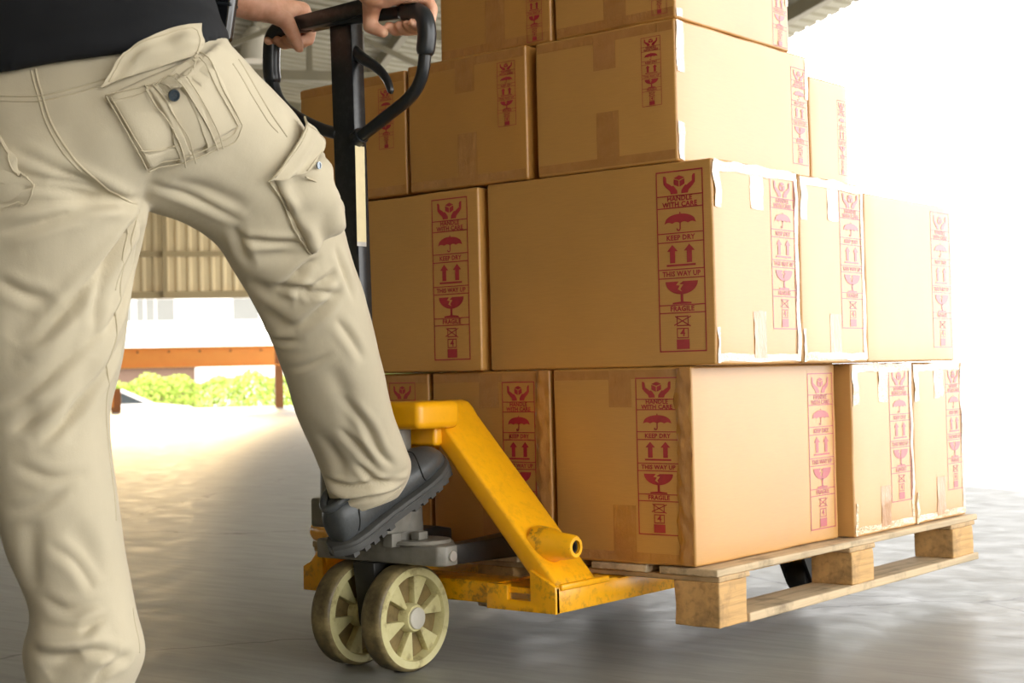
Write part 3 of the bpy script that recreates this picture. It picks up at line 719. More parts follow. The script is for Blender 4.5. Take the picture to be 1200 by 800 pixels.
hg = empty('hedge', S(54, 2, -DECK))
tag(hg, 'bright green clipped hedge beyond the open bay', 'hedge')
rng = random.Random(3)
lf = MB()
for k in range(16000):
    t_ = rng.uniform(-9, 12); u_ = rng.random()
    z_ = -DECK + (1.72 + 0.12 * math.sin(t_ * 2.1) + 0.1 * math.sin(t_ * 5.3)) * (u_ ** 0.6); s_ = 54 + rng.uniform(-0.7, 0.7) * (1.1 - 0.5 * u_)
    c = S(s_, t_, z_); a = Vector((rng.uniform(-1, 1), rng.uniform(-1, 1), rng.uniform(-1, 1))).normalized() * 0.09
    b_ = a.orthogonal().normalized() * 0.045
    lf.add([c - a, c + b_, c + a, c - b_], [(0, 1, 2, 3)])
o = lf.build('foliage', M['leaf'], hg, fix=False); o['kind'] = 'stuff'
tw = MB()
for k in range(60):
    t_ = -9 + k * 0.35; c = S(54, t_, -DECK)
    tw.tube([c, c + Vector((rng.uniform(-.1, .1), 0, 1.3))], [0.03, 0.01], 5)
o = tw.build('stems', M['twig'], hg); o['kind'] = 'stuff'

bd = empty('building', S(74, 0, -DECK))
tag(bd, 'white rendered building with grey windows seen through the far bay', 'building')
SB = 74
mb = MB()
def slab(s0, s1, t0, t1, z0, z1):
    m_ = MB(); vs = [S(s, t, z) for z in (z0, z1) for (s, t) in ((s0, t0), (s0, t1), (s1, t1), (s1, t0))]
    return m_.add(vs, [(3, 2, 1, 0), (4, 5, 6, 7), (0, 1, 5, 4), (1, 2, 6, 5), (2, 3, 7, 6), (3, 0, 4, 7)])
slab(SB, SB + 10, -14, 16, -DECK, 4.9).build('wall', M['whitewall'], bd)
slab(SB - 0.5, SB + 10.5, -14.5, 16.5, 4.9, 5.15).build('roof', M['whitewall'], bd)
for (t0, t1) in ((-1.6, -0.25), (0.0, 0.32), (0.43, 0.80), (0.92, 1.72), (4.45, 5.65)):
    wdw = slab(SB - 0.10, SB + 0.1, t0 - 0.04, t1 + 0.04, 3.42, 4.53).build('window', M['whitewall'], bd)
    slab(SB - 0.12, SB - 0.02, t0, t1, 3.47, 4.48).build('pane', M['pane'], wdw)
sh_ = empty('shed', S(62, -1, -DECK))
tag(sh_, 'low mauve-brown sheet shed behind the hedge', 'shed')
slab(62, 67, -6, 2.2, -DECK, 1.15).build('wall', M['mauve'], sh_)
slab(61.8, 67.2, -6.2, 2.3, 1.15, 1.27).build('roof', M['mauve'], sh_)
slab(61.95, 62.0, 2.2, 2.5, -DECK, 1.15).build('corner_post', M['whitewall'], sh_)

# white car parked in the yard
cr = empty('car', S(45, 0, -DECK))
tag(cr, 'white parked car outside the far bay', 'car')
def car_pt(x, y, z):      # x along the car (towards its nose, to the right), y across
    return S(45 + y, -2.45 + x, -DECK + z)
def car_shell(profile, y0, y1):
    m_ = MB(); n_ = len(profile)
    vs = [car_pt(x, y0, z) for (x, z) in profile] + [car_pt(x, y1, z) for (x, z) in profile]
    return m_.add(vs, [tuple(range(n_)), tuple(range(2 * n_ - 1, n_ - 1, -1))] + [(i, i + n_, (i + 1) % n_ + n_, (i + 1) % n_) for i in range(n_)])
car_shell([(0, .35), (0.05, .75), (0.25, .95), (2.9, .97), (3.9, .86), (4.15, .7), (4.2, .4), (4.0, .28), (0.2, .28)], -0.85, 0.85).build('body', M['carpaint'], cr, bevel=0.05)
car_shell([(0.35, .93), (0.75, 1.36), (2.0, 1.40), (2.95, .95)], -0.72, 0.72).build('cabin', M['carpaint'], cr, bevel=0.05)
for y_ in (-0.735, 0.735):
    car_shell([(0.62, .99), (0.9, 1.29), (1.42, 1.32), (1.42, .99)], y_ - 0.01, y_ + 0.01).build('side_window', M['carglass'], cr)
    car_shell([(1.5, .99), (1.5, 1.32), (1.95, 1.33), (2.65, .99)], y_ - 0.01, y_ + 0.01).build('side_window', M['carglass'], cr)
for x_ in (0.8, 3.3):
    for y_ in (-0.8, 0.8):
        MB().lathe([(-.1, .12), (-.1, .27), (-.07, .31), (.07, .31), (.1, .27), (.1, .12)], car_pt(x_, y_, .31), E1, 20).build('wheel', M['tyre'], cr, smooth=40)

# lamp hanging under the roof on the far side
hl = empty('hanging_lamp', S(19.1, 1.46, 4.5))
tag(hl, 'white drum-shaped lamp hanging below the roof trusses', 'lamp')
LP = S(19.1, 1.46, 4.50)
MB().lathe([(0, .0001), (0, .17), (.3, .14), (.42, .06), (.42, .0001)], LP, (0, 0, 1), 24).build('shade', M['lampwhite'], hl, smooth=40)
MB().tube([LP + Vector((0, 0, .42)), LP + Vector((0, 0, 1.5))], 0.02, 8).build('hanger', M['girder'], hl)
# ------------------------------------------------------------------ the wooden pallet
PX0, PX1, PY0, PY1, PZ = -2.53, -1.47, 2.406, 3.60, 0.08
pal = empty('pallet', ((PX0 + PX1) / 2, (PY0 + PY1) / 2, PZ))
tag(pal, 'worn wooden pallet raised under the stacked cartons', 'pallet')
rng = random.Random(11)
nb = 8; pitch = (PY1 - PY0 - 0.125) / (nb - 1)
def plank(name, lo, hi, mat, seed):
    vs, fs = rbox(lo, hi, 0.003, 2, 5)
    out = []
    for p in vs:                      # chipped, uneven edges
        nz = noise.noise(Vector(p) * 22 + Vector((seed * 3.1, 0, 0))); nz2 = noise.noise(Vector(p) * 60 + Vector((0, seed, 0)))
        q = Vector(p); c = (Vector(lo) + Vector(hi)) / 2
        q.z += 0.0012 * nz2
        q.y += math.copysign(1, q.y - c.y) * 0.002 * nz; q.x += math.copysign(1, q.x - c.x) * 0.002 * nz
        out.append(q)
    m_ = MB(); m_.add(out, fs)
    return m_.build(name, mat, pal, smooth=35)
bw = 0.128; gap = (PX1 - PX0 - 7 * bw) / 6
for i in range(7):
    x0 = PX0 + i * (bw + gap)
    plank('deck_board', (x0, PY0 - 0.004 + rng.uniform(-.004, .004), 0.1735), (x0 + bw, PY1 + rng.uniform(-.006, .004), 0.1872), M['wood_y'], i)
for i, (y0, y1) in enumerate(((PY0, 2.515), (2.925, 3.045), (3.445, 3.585))):
    plank('cross_board', (PX0 + 0.002, y0, 0.1628), (PX1 - 0.001, y1, 0.1738), M['wood_x'], 20 + i)
for j, xc in enumerate((PX0 + 0.05, (PX0 + PX1) / 2, PX1 - 0.05)):
    for k, (y0, y1) in enumerate(((PY0, 2.505), (2.935, 3.035), (3.455, 3.575))):
        first = (j == 2 and k == 0)
        plank('block', (xc - 0.048, y0, PZ if first else PZ + 0.0145), (xc + 0.048, y1, 0.163), M['block'], 40 + j * 3 + k)
    y0 = 2.512 if j == 2 else PY0
    plank('bottom_board', (xc - 0.05, y0, PZ - 0.002), (xc + 0.05, PY1, PZ + 0.015), M['wood_y'], 60 + j)

# ------------------------------------------------------------------ handling marks printed on the cartons (strip 1 wide, 3 high)
def text_mesh(s, size, cx, cy, sx=1.0):
    cu = bpy.data.curves.new('t', 'FONT'); cu.body = s; cu.size = size; cu.align_x = 'CENTER'; cu.align_y = 'CENTER'
    cu.resolution_u = 2; cu.space_character = 1.05; cu.offset = 0.004
    o = bpy.data.objects.new('t', cu); COL.objects.link(o)
    ev = o.evaluated_get(bpy.context.evaluated_depsgraph_get())
    me = bpy.data.meshes.new_from_object(ev)
    vs = [(v.co.x * sx + cx, v.co.y + cy) for v in me.vertices]; fs = [tuple(p.vertices) for p in me.polygons]
    bpy.data.objects.remove(o); bpy.data.curves.remove(cu); bpy.data.meshes.remove(me)
    return vs, fs

def make_mark():
    V = []; Fc = []
    def poly(pts):
        n0 = len(V); V.extend(pts); Fc.append(tuple(range(n0, n0 + len(pts))))
    def rect(x0, y0, x1, y1): poly([(x0, y0), (x1, y0), (x1, y1), (x0, y1)])
    def line(a, b, w_=0.018):
        d = Vector((b[0] - a[0], b[1] - a[1])); d.normalize(); nx, ny = -d.y * w_ / 2, d.x * w_ / 2
        poly([(a[0] + nx, a[1] + ny), (a[0] - nx, a[1] - ny), (b[0] - nx, b[1] - ny), (b[0] + nx, b[1] + ny)])
    def strip(outer, inner):      # band between two equally long polylines
        n0 = len(V); V.extend(outer); V.extend(inner); n_ = len(outer)
        for i in range(n_ - 1): Fc.append((n0 + i, n0 + i + 1, n0 + n_ + i + 1, n0 + n_ + i))
    def txt(s, size, cy, sx=1.15):
        vs, fs = text_mesh(s, size, 0.5, cy, sx); n0 = len(V); V.extend(vs); Fc.extend(tuple(i + n0 for i in f) for f in fs)
    L = 0.022
    rect(0, 0, L, 3); rect(1 - L, 0, 1, 3); rect(L, 0, 1 - L, L); rect(L, 3 - L, 1 - L, 3)
    ys = [2.585, 2.385, 1.965, 1.815, 1.365, 1.22, 0.775, 0.645]
    for y in ys: rect(L, y - 0.009, 1 - L, y + 0.009)
    # hands holding a box
    cx, cy = 0.5, 2.83
    a = 0.115
    poly([(cx, cy + 0.085), (cx + a, cy + 0.045), (cx, cy + 0.008), (cx - a, cy + 0.045)])
    poly([(cx - a, cy + 0.028), (cx - 0.010, cy - 0.008), (cx - 0.010, cy - 0.105), (cx - a, cy - 0.062)])
    poly([(cx + a, cy + 0.028), (cx + 0.010, cy - 0.008), (cx + 0.010, cy - 0.105), (cx + a, cy - 0.062)])
    for sg in (-1, 1):
        P = [(0.34, 0.09), (0.30, 0.09), (0.275, 0.06), (0.27, -0.02), (0.20, -0.055), (0.155, -0.085), (0.13, -0.075), (0.10, -0.10), (0.045, -0.165), (0.04, -0.215), (0.18, -0.215), (0.20, -0.165), (0.285, -0.10), (0.335, -0.045)]
        poly([(cx + sg * x, cy + y) for x, y in (P if sg > 0 else P[::-1])])
    txt('HANDLE', 0.115, 2.535); txt('WITH CARE', 0.115, 2.435)
    # umbrella
    cx, cy = 0.5, 2.175
    N = 20; R, Hh = 0.335, 0.15
    top = []; bot = []
    for i in range(N + 1):
        u = -1 + 2 * i / N
        top.append((cx + R * u, cy + Hh * math.sqrt(max(0, 1 - abs(u) ** 2.2)) - 0.045))
        w_ = abs(math.sin(u * math.pi * 1.5 + math.pi / 2)) if False else abs(math.sin((u + 1) * math.pi * 2))
        bot.append((cx + R * u, cy - 0.052 + 0.026 * w_ * (1 - 0.2 * abs(u))))
    strip(top, bot)
    rect(cx - 0.012, cy + 0.1, cx + 0.012, cy + 0.135)
    o_, i_ = [], []
    hk = [(cx, cy - 0.03), (cx, cy - 0.13)] + [(cx - 0.035 + 0.035 * math.cos(t), cy - 0.135 - 0.035 * math.sin(t)) for t in [k * math.pi / 6 for k in range(1, 7)]]
    for p, q in zip(hk, hk[1:]): line(p, q, 0.026)
    txt('KEEP DRY', 0.115, 1.885)
    # two arrows up
    for ax in (0.32, 0.68):
        poly([(ax - 0.055, 1.47), (ax + 0.055, 1.47), (ax + 0.055, 1.665), (ax - 0.055, 1.665)])
        poly([(ax - 0.115, 1.665), (ax + 0.115, 1.665), (ax, 1.775)])
    rect(0.19, 1.415, 0.81, 1.45)
    txt('THIS WAY UP', 0.115, 1.288, 1.1)
    # broken glass
    cx, cy = 0.5, 1.165
    lft = [(cx + 0.345 * math.cos(t), cy - 0.215 * math.sin(t) * 1.0) for t in [math.pi - k * math.pi / 24 for k in range(0, 13)]]
    rtt = [(cx + 0.345 * math.cos(t), cy - 0.215 * math.sin(t) * 1.0) for t in [math.pi / 2 - k * math.pi / 24 for k in range(0, 13)]]
    crack = [(cx - 0.02, cy), (cx - 0.10, cy - 0.055), (cx - 0.02, cy - 0.06), (cx - 0.09, cy - 0.125)]
    crack2 = [(cx - 0.075, cy - 0.12), (cx + 0.035, cy - 0.045), (cx - 0.045, cy - 0.04), (cx + 0.03, cy)]
    poly([(cx - 0.345, cy)] + lft[1:] + [(cx, cy - 0.17)] + [(cx - 0.085, cy - 0.13), (cx - 0.04, cy - 0.07), (cx - 0.12, cy - 0.06), (cx - 0.06, cy)])
    poly([(cx, cy - 0.17), (cx, cy - 0.215)] + rtt[1:] + [(cx + 0.03, cy), (cx - 0.05, cy - 0.045), (cx + 0.035, cy - 0.055), (cx - 0.03, cy - 0.125)])
    rect(cx - 0.028, cy - 0.345, cx + 0.028, cy - 0.20)
    poly([(cx - 0.20, cy - 0.375), (cx + 0.20, cy - 0.375), (cx + 0.20, cy - 0.35), (cx + 0.03, cy - 0.335), (cx - 0.03, cy - 0.335), (cx - 0.20, cy - 0.35)])
    txt('FRAGILE', 0.115, 0.71)
    # stacking limit
    def frame(x0, y0, x1, y1, w_=0.018):
        rect(x0, y0, x0 + w_, y1); rect(x1 - w_, y0, x1, y1); rect(x0 + w_, y0, x1 - w_, y0 + w_); rect(x0 + w_, y1 - w_, x1 - w_, y1)
    frame(0.375, 0.425, 0.625, 0.595); line((0.32, 0.44), (0.68, 0.585)); line((0.34, 0.59), (0.67, 0.42))
    frame(0.375, 0.225, 0.625, 0.395); txt('4', 0.17, 0.31, 1.2)
    rect(0.365, 0.045, 0.635, 0.205)
    return V, Fc
MARK_V, MARK_F = make_mark()

def mark(parent, face, u0, u1, z0, z1, pos):
    """face 'front' (looks along -Y, u = X) or 'side' (looks along +X, u = Y)"""
    m_ = MB()
    vs = []
    for (x, y) in MARK_V:
        u = u0 + (u1 - u0) * x; z = z0 + (z1 - z0) * y / 3
        vs.append((u, pos - 0.0007, z) if face == 'front' else (pos + 0.0007, u, z))
    m_.add(vs, MARK_F)
    o = m_.build('handling_marks', M['ink'], parent, fix=False)
    o['label'] = 'red printed handling symbols'
    return o

def tape(parent, face, u0, u1, z0, z1, pos, mat='tape', name='packing_tape', lift=0.0004, wav=0.0, fine=False):
    m_ = MB(); vs = []; nu, nz = (2, 8) if (z1 - z0) > (u1 - u0) else (8, 2)
    if fine: nu, nz = 5, 44
    for j in range(nz + 1):
        for i in range(nu + 1):
            u = u0 + (u1 - u0) * i / nu; z = z0 + (z1 - z0) * j / nz
            w_ = wav * noise.noise(Vector((u * 40, z * 40, pos)))
            if i in (0, nu): u += w_ * 1.5
            if j in (0, nz): z += w_ * 1.5
            d = lift + max(0, w_)
            if fine: d += 0.004 * abs(math.sin(z * 62 + i * 0.9)) * (0.5 + 0.5 * math.sin(i)) * (0 if i in (0, nu) else 1)
            vs.append((u, pos - d, z) if face == 'front' else (pos + d, u, z))
    fs = [(j * (nu + 1) + i, j * (nu + 1) + i + 1, (j + 1) * (nu + 1) + i + 1, (j + 1) * (nu + 1) + i) for j in range(nz) for i in range(nu)]
    m_.add(vs, fs)
    return m_.build(name, M[mat], parent, fix=False, smooth=True)

def carton(label, x0, x1, y0, y1, z0, z1, mat='card', front=None, side=None, seams=True, rnd=0.005, grp='stacked cartons on the pallet', wrap=False, split=None, crease=False):
    c = empty('carton', ((x0 + x1) / 2, (y0 + y1) / 2, z0))
    tag(c, label, 'carton', grp)
    vs, fs = rbox((x0, y0, z0), (x1, y1, z1), rnd, 3, 8)
    out = []
    for p in vs:          # soft, slightly crushed edges
        p = Vector(p); q = p.copy()
        ex = min(p.x - x0, x1 - p.x); ey = min(p.y - y0, y1 - p.y); ez = min(p.z - z0, z1 - p.z)
        near = sum(1 for e in (ex, ey, ez) if e < rnd * 1.2)
        if near >= 2:
            d = Vector(((x0 + x1) / 2 - p.x, (y0 + y1) / 2 - p.y, (z0 + z1) / 2 - p.z)); d.normalize()
            q += d * 0.0035 * max(0, noise.noise(p * 9) + 0.15)
        out.append(q)
    m_ = MB(); m_.add(out, fs)
    m_.build('box_body', M[mat], c, smooth=50)
    if front: mark(c, 'front', *front, y0)
    if side: mark(c, 'side', *side, x1)
    h = z1 - z0
    if seams:
        xm = (x0 + x1) / 2 if split is None else split
        tape(c, 'front', xm - 0.026, xm + 0.026, z1 - 0.075, z1 - rnd, y0)
        tape(c, 'front', xm - 0.022, xm + 0.030, z0 + rnd, z0 + 0.11, y0)
        tape(c, 'front', x0 + rnd, x1 - rnd, z0 + rnd, z0 + 0.022, y0, lift=0.0003)
        tape(c, 'front', x0 + rnd, x1 - rnd, z1 - 0.022, z1 - rnd, y0, lift=0.0003)
    if crease:    # crumpled tape down the front edge
        tape(c, 'front', x1 - 0.034, x1 - 0.004, z0 + 0.004, z1 - 0.006, y0, 'tape', 'crumpled_tape', 0.0008, 0.006, fine=True)
    if wrap:      # clear tape over the edges of the end that shows on the right
        tape(c, 'side', y0 + rnd, y0 + 0.030, z1 - 0.09, z1 - rnd, x1, 'clear', 'clear_tape', 0.0006, 0.004)
        tape(c, 'side', y0 + rnd, y1 - rnd, z1 - 0.020, z1 - 0.002, x1, 'clear', 'clear_tape', 0.0008, 0.004)
        tape(c, 'side', y0 + rnd, y0 + 0.016, z0 + 0.004, z0 + 0.07, x1, 'clear', 'clear_tape', 0.0006, 0.004)
        tape(c, 'side', y1 - 0.016, y1 - rnd + 0.002, z0 + 0.006, z1 - 0.006, x1, 'clear', 'clear_tape', 0.0006, 0.004)
        ym = (y0 + y1) / 2
        tape(c, 'side', ym - 0.024, ym + 0.024, z1 - 0.085, z1 - 0.02, x1, 'clear', 'clear_tape', 0.0005, 0.003)
        tape(c, 'side', ym - 0.024, ym + 0.024, z0 + 0.012, z0 + 0.10, x1, 'tape', 'packing_tape', 0.0005, 0.002)
        tape(c, 'side', y0 + rnd, y1 - rnd, z0 + rnd, z0 + 0.020, x1, 'clear', 'clear_tape', 0.0004, 0.003)
    return c

Z0, Z1, Z2, Z3 = 0.1885, 0.5585, 0.937, 1.2045
# bottom layer
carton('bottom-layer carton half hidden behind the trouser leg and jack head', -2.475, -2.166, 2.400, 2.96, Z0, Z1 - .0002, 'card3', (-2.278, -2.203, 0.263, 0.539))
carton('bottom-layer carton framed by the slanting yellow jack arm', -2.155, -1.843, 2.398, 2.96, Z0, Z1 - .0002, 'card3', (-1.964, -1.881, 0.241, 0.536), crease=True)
carton('near-corner carton of the bottom layer with a creased front edge', -1.834, -1.514, 2.397, 2.962, Z0, Z1, 'card', (-1.638, -1.544, 0.245, 0.539), (2.840, 2.949, 0.215, 0.539), crease=True)
carton('bottom-layer carton standing proud, left of the two taped right-side cartons', -2.03, -1.487, 2.985, 3.287, Z0, Z1 - .001, 'card2', None, (3.165, 3.270, 0.248, 0.545), False, wrap=True)
carton('bottom-layer carton at the far right end of the pallet', -2.03, -1.487, 3.291, 3.572, Z0, Z1 - .001, 'card2', None, (3.472, 3.562, 0.253, 0.544), False, wrap=True)
# second layer
carton('second-layer carton left of the widest carton, behind the handle post', -2.505, -2.006, 2.386, 2.72, Z1 + .0005, Z2 - .003, 'card', (-2.133, -2.035, 0.583, 0.918), None, False)
carton('widest carton of the second layer at the near corner', -1.990, -1.458, 2.395, 2.716, Z1 + .0005, Z2, 'card', (-1.579, -1.477, 0.585, 0.920), (2.606, 2.700, 0.626, 0.921), False, wrap=True)
carton('second-layer taped carton between two others on the right side', -1.990, -1.458, 2.722, 3.006, Z1 + .0005, Z2 - .002, 'card2', None, (2.893, 2.995, 0.630, 0.919), False, wrap=True)
carton('second-layer carton at the far right end, slightly lower than its neighbour', -1.990, -1.460, 3.012, 3.470, Z1 + .0005, 0.920, 'card2', None, (3.351, 3.456, 0.590, 0.905), False)
# third layer
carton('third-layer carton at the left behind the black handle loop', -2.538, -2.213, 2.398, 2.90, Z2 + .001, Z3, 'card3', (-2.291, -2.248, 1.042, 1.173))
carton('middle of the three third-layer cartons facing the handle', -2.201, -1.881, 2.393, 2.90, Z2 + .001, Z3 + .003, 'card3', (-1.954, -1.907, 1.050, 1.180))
carton('third-layer carton at the near corner with white-lit edge tape', -1.858, -1.530, 2.395, 2.911, Z2 + .001, Z3, 'card', (-1.605, -1.561, 1.046, 1.176), (2.835, 2.902, 0.974, 1.176), split=-1.69)
carton('third-layer short carton at the far right end of its row', -1.990, -1.532, 2.920, 3.092, Z2 + .001, 1.168, 'card2', None, (3.044, 3.083, 0.969, 1.133), False)
# top layer
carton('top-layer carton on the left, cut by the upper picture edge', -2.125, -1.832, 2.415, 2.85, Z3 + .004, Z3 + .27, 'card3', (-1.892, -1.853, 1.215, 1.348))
carton('top-layer carton at the near right corner', -1.822, -1.540, 2.415, 2.852, Z3 + .004, Z3 + .27, 'card', (-1.592, -1.558, 1.220, 1.350), (2.783, 2.842, 1.214, 1.383))
for o in [x for x in COL.objects if x.name.startswith('carton') and x.get('label', '').startswith(('third-layer carton at the near', 'top-layer carton at the near'))]:
    y0 = 2.395 if 'third' in o['label'] else 2.415; x1 = -1.530 if 'third' in o['label'] else -1.540
    zt = Z3 if 'third' in o['label'] else Z3 + .27
    if 'third' in o['label']:
        tape(o, 'side', y0 + .004, y0 + .03, zt - .1, zt - .004, x1, 'clear', 'clear_tape', 0.0006, 0.002)
        tape(o, 'side', y0 + .004, y0 + .026, Z2 + .004, Z2 + .075, x1, 'clear', 'clear_tape', 0.0006, 0.003)
        tape(o, 'side', 2.895, 2.908, zt - .09, zt - .004, x1, 'clear', 'clear_tape', 0.0006, 0.002)
    else:
        tape(o, 'side', y0 + .004, y0 + .024, Z3 + .008, Z3 + .024, x1, 'clear', 'clear_tape', 0.0006, 0.002)
        tape(o, 'side', 2.838, 2.850, Z3 + .1, Z3 + .26, x1, 'clear', 'clear_tape', 0.0006, 0.002)
# ------------------------------------------------------------------ the hand pallet jack
JX = -2.0
jack = empty('pallet_jack', (JX, 2.12, 0))
tag(jack, 'yellow hand pallet jack with cream wheels lifting the loaded pallet', 'pallet jack')
def fork(sg):
    xo, xi = JX + sg * 0.325, JX + sg * 0.165           # outer and inner side
    a, b = min(xo, xi), max(xo, xi)
    f = MB()
    # inverted channel: top plate and two cheeks, tapering at the tip
    top = [(2.190, .1615), (3.30, .1615), (3.34, .155), (3.34, .150), (2.190, .151)]
    f.prism(top, 0, a + .004, b - .004)
    for (c, d) in ((a, a + .010), (b - .010, b)):
        f.prism([(2.186, .1205), (3.20, .1205), (3.34, .146), (3.34, .158), (3.30, .1620), (2.38, .1622), (2.37, .1655), (2.186, .1655)], 0, c, d)
    fk = f.build('fork', M['yellow'], jack, bevel=0.001, smooth=40)
    # end plate with its notch
    P = [(-.325, .120), (-.165, .120), (-.165, .1660), (-.214, .1660), (-.214, .139), (-.268, .139), (-.268, .196), (-.325, .168)]
    if sg > 0: P = [(-x, z) for x, z in P]
    e = MB(); e.prism([(JX + x, z) for x, z in P], 1, 2.1815, 2.194)
    e.build('end_plate', M['yellow'], fk, bevel=0.0008, smooth=40)
    # load roller under the tip
    MB().lathe([(-.024, .012), (-.024, .034), (-.02, .037), (.02, .037), (.024, .034), (.024, .012)], (JX + sg * .282, 3.175, .072), (1, 0, 0), 24).build('load_roller', M['dark'], jack, smooth=40)
    for dx in (-.031, .031):
        br = MB()
        br.prism([(3.10, .15), (3.14, .152), (3.185, .085), (3.19, .055), (3.165, .050)], 0, JX + sg * .282 + dx - .004, JX + sg * .282 + dx + .004)
        br.build('roller_bracket', M['dark'], jack)
for sg in (1, -1): fork(sg)
# plate joining the two forks
t_ = MB(); t_.prism([(2.235, .118), (2.30, .118), (2.33, .150), (2.33, .158), (2.235, .160)], 0, JX - .166, JX + .166)
t_.build('cross_plate', M['yellow'], jack, bevel=0.004, smooth=40)

# the arched frame: a bent band rising from both forks to the head
def band(sg):
    out = [(.326, .166), (.312, .182), (.044, .474), (.034, .488), (.022, .500), (.0, .505)]
    inn = [(.268, .166), (.262, .182), (.030, .436), (.020, .444), (.010, .448), (.0, .449)]
    out = [(JX + sg * x, z) for x, z in out]; inn = [(JX + sg * x, z) for x, z in inn]
    b = MB(); n_ = len(out)
    ya, yb = 2.190, 2.312
    P = out + inn[::-1]
    b.prism(P, 1, ya, yb)
    return b
for sg in (1, -1):
    band(sg).build('arch_arm', M['yellow'], jack, bevel=0.006, smooth=50)
    # weld lip where the arm meets the fork
    l_ = MB(); l_.box((min(JX + sg * .262, JX + sg * .330), 2.196, .160), (max(JX + sg * .262, JX + sg * .330), 2.345, .172), .004)
    l_.build('weld_lip', M['yellow'], jack, smooth=40)
    # pivot boss
    bs = MB()
    prof = [(-.055, .036), (-.022, .032), (-.006, .0255), (.028, .0215), (.032, .0185), (.032, .0120), (.01, .0120), (.01, .0001), (-.055, .0001)]
    bs.lathe(prof, (JX + sg * .305, 2.232, .236), (sg, 0, 0), 28)
    p_ = bs.build('pivot_boss', M['yellow'], jack, smooth=45)
    MB().lathe([(.008, .0001), (.008, .0118), (.026, .0118), (.026, .008), (.018, .007), (.018, .0001)], (JX + sg * .305, 2.232, .236), (sg, 0, 0), 20).build('pivot_pin', M['bore'], p_, smooth=40)
# head over the pump
h_ = MB(); h_.box((JX - .088, 2.095, .452), (JX + .084, 2.215, .504), .014, 4)
h_.build('head_block', M['yellow'], jack, smooth=40)
h2 = MB(); h2.box((JX - .07, 2.17, .418), (JX + .055, 2.30, .456), .008, 3)
h2.build('head_underside', M['yellow'], jack, smooth=40)

# pump, its base and linkage
pm = MB(); pm.lathe([(0, .0001), (0, .052), (.012, .055), (.15, .050), (.155, .034), (.235, .034), (.235, .0001)], (JX - .02, 2.135, .222), (0, 0, 1), 28)
pm.build('pump_cylinder', M['steel'], jack, smooth=40)
bp = MB(); bp.prism([(-2.185, 2.086), (-1.872, 2.086), (-1.858, 2.10), (-1.858, 2.128), (-1.872, 2.142), (-1.93, 2.20), (-2.12, 2.20), (-2.185, 2.142)], 2, .2035, .2405)
bp.build('pump_base', M['steel'], jack, bevel=0.004, smooth=40)
rs = MB(); rs.lathe([(0, .0001), (0, .060), (.006, .056), (.006, .0001)], (-1.955, 2.135, .2400), (0, 0, 1), 28)
rs.build('pump_flange', M['steel'], jack, smooth=40)
MB().box((-1.958, 2.110, .246), (-1.935, 2.135, .262), .003).build('pump_plug', M['steel'], jack, smooth=40)
for sg in (1, -1):
    x = JX - .0215 + sg * .1635
    MB().cyl((x - .004, 2.113, .2215), (x + .004, 2.113, .2215), .0095, 20).build('link_pin', M['bright'], jack, smooth=40)
    lk = MB(); xa = JX + sg * .114
    lk.prism([(2.115, .203), (2.385, .197), (2.385, .238), (2.34, .246), (2.20, .240), (2.115, .240)], 0, xa - .019, xa + .019)
    lk.build('push_link', M['dark'], jack, bevel=0.004, smooth=40)
# foot lever, side valve block
pd = MB(); pd.prism([(2.02, .262), (2.10, .262), (2.115, .292), (2.10, .308), (2.03, .290)], 0, -1.995, -1.955)
pd.build('release_pedal', M['steel'], jack, bevel=0.004, smooth=40)
ps = MB(); ps.box((-1.985, 2.065, .236), (-1.962, 2.090, .272), .002)
ps.build('pedal_stem', M['steel'], jack, smooth=40)
vb = MB(); vb.box((-2.205, 2.09, .262), (-2.13, 2.14, .318), .006, 3); vb.build('valve_block', M['steel'], jack, smooth=40)
vc = MB(); vc.lathe([(0, .0001), (0, .026), (.075, .024), (.08, .018), (.08, .0001)], (-2.165, 2.115, .316), (0, 0, 1), 20); vc.build('valve_cap', M['steel'], jack, smooth=40)
MB().tube([(-2.14, 2.115, .30), (-2.06, 2.12, .30)], .018, 12).build('valve_pipe', M['steel'], jack, smooth=40)

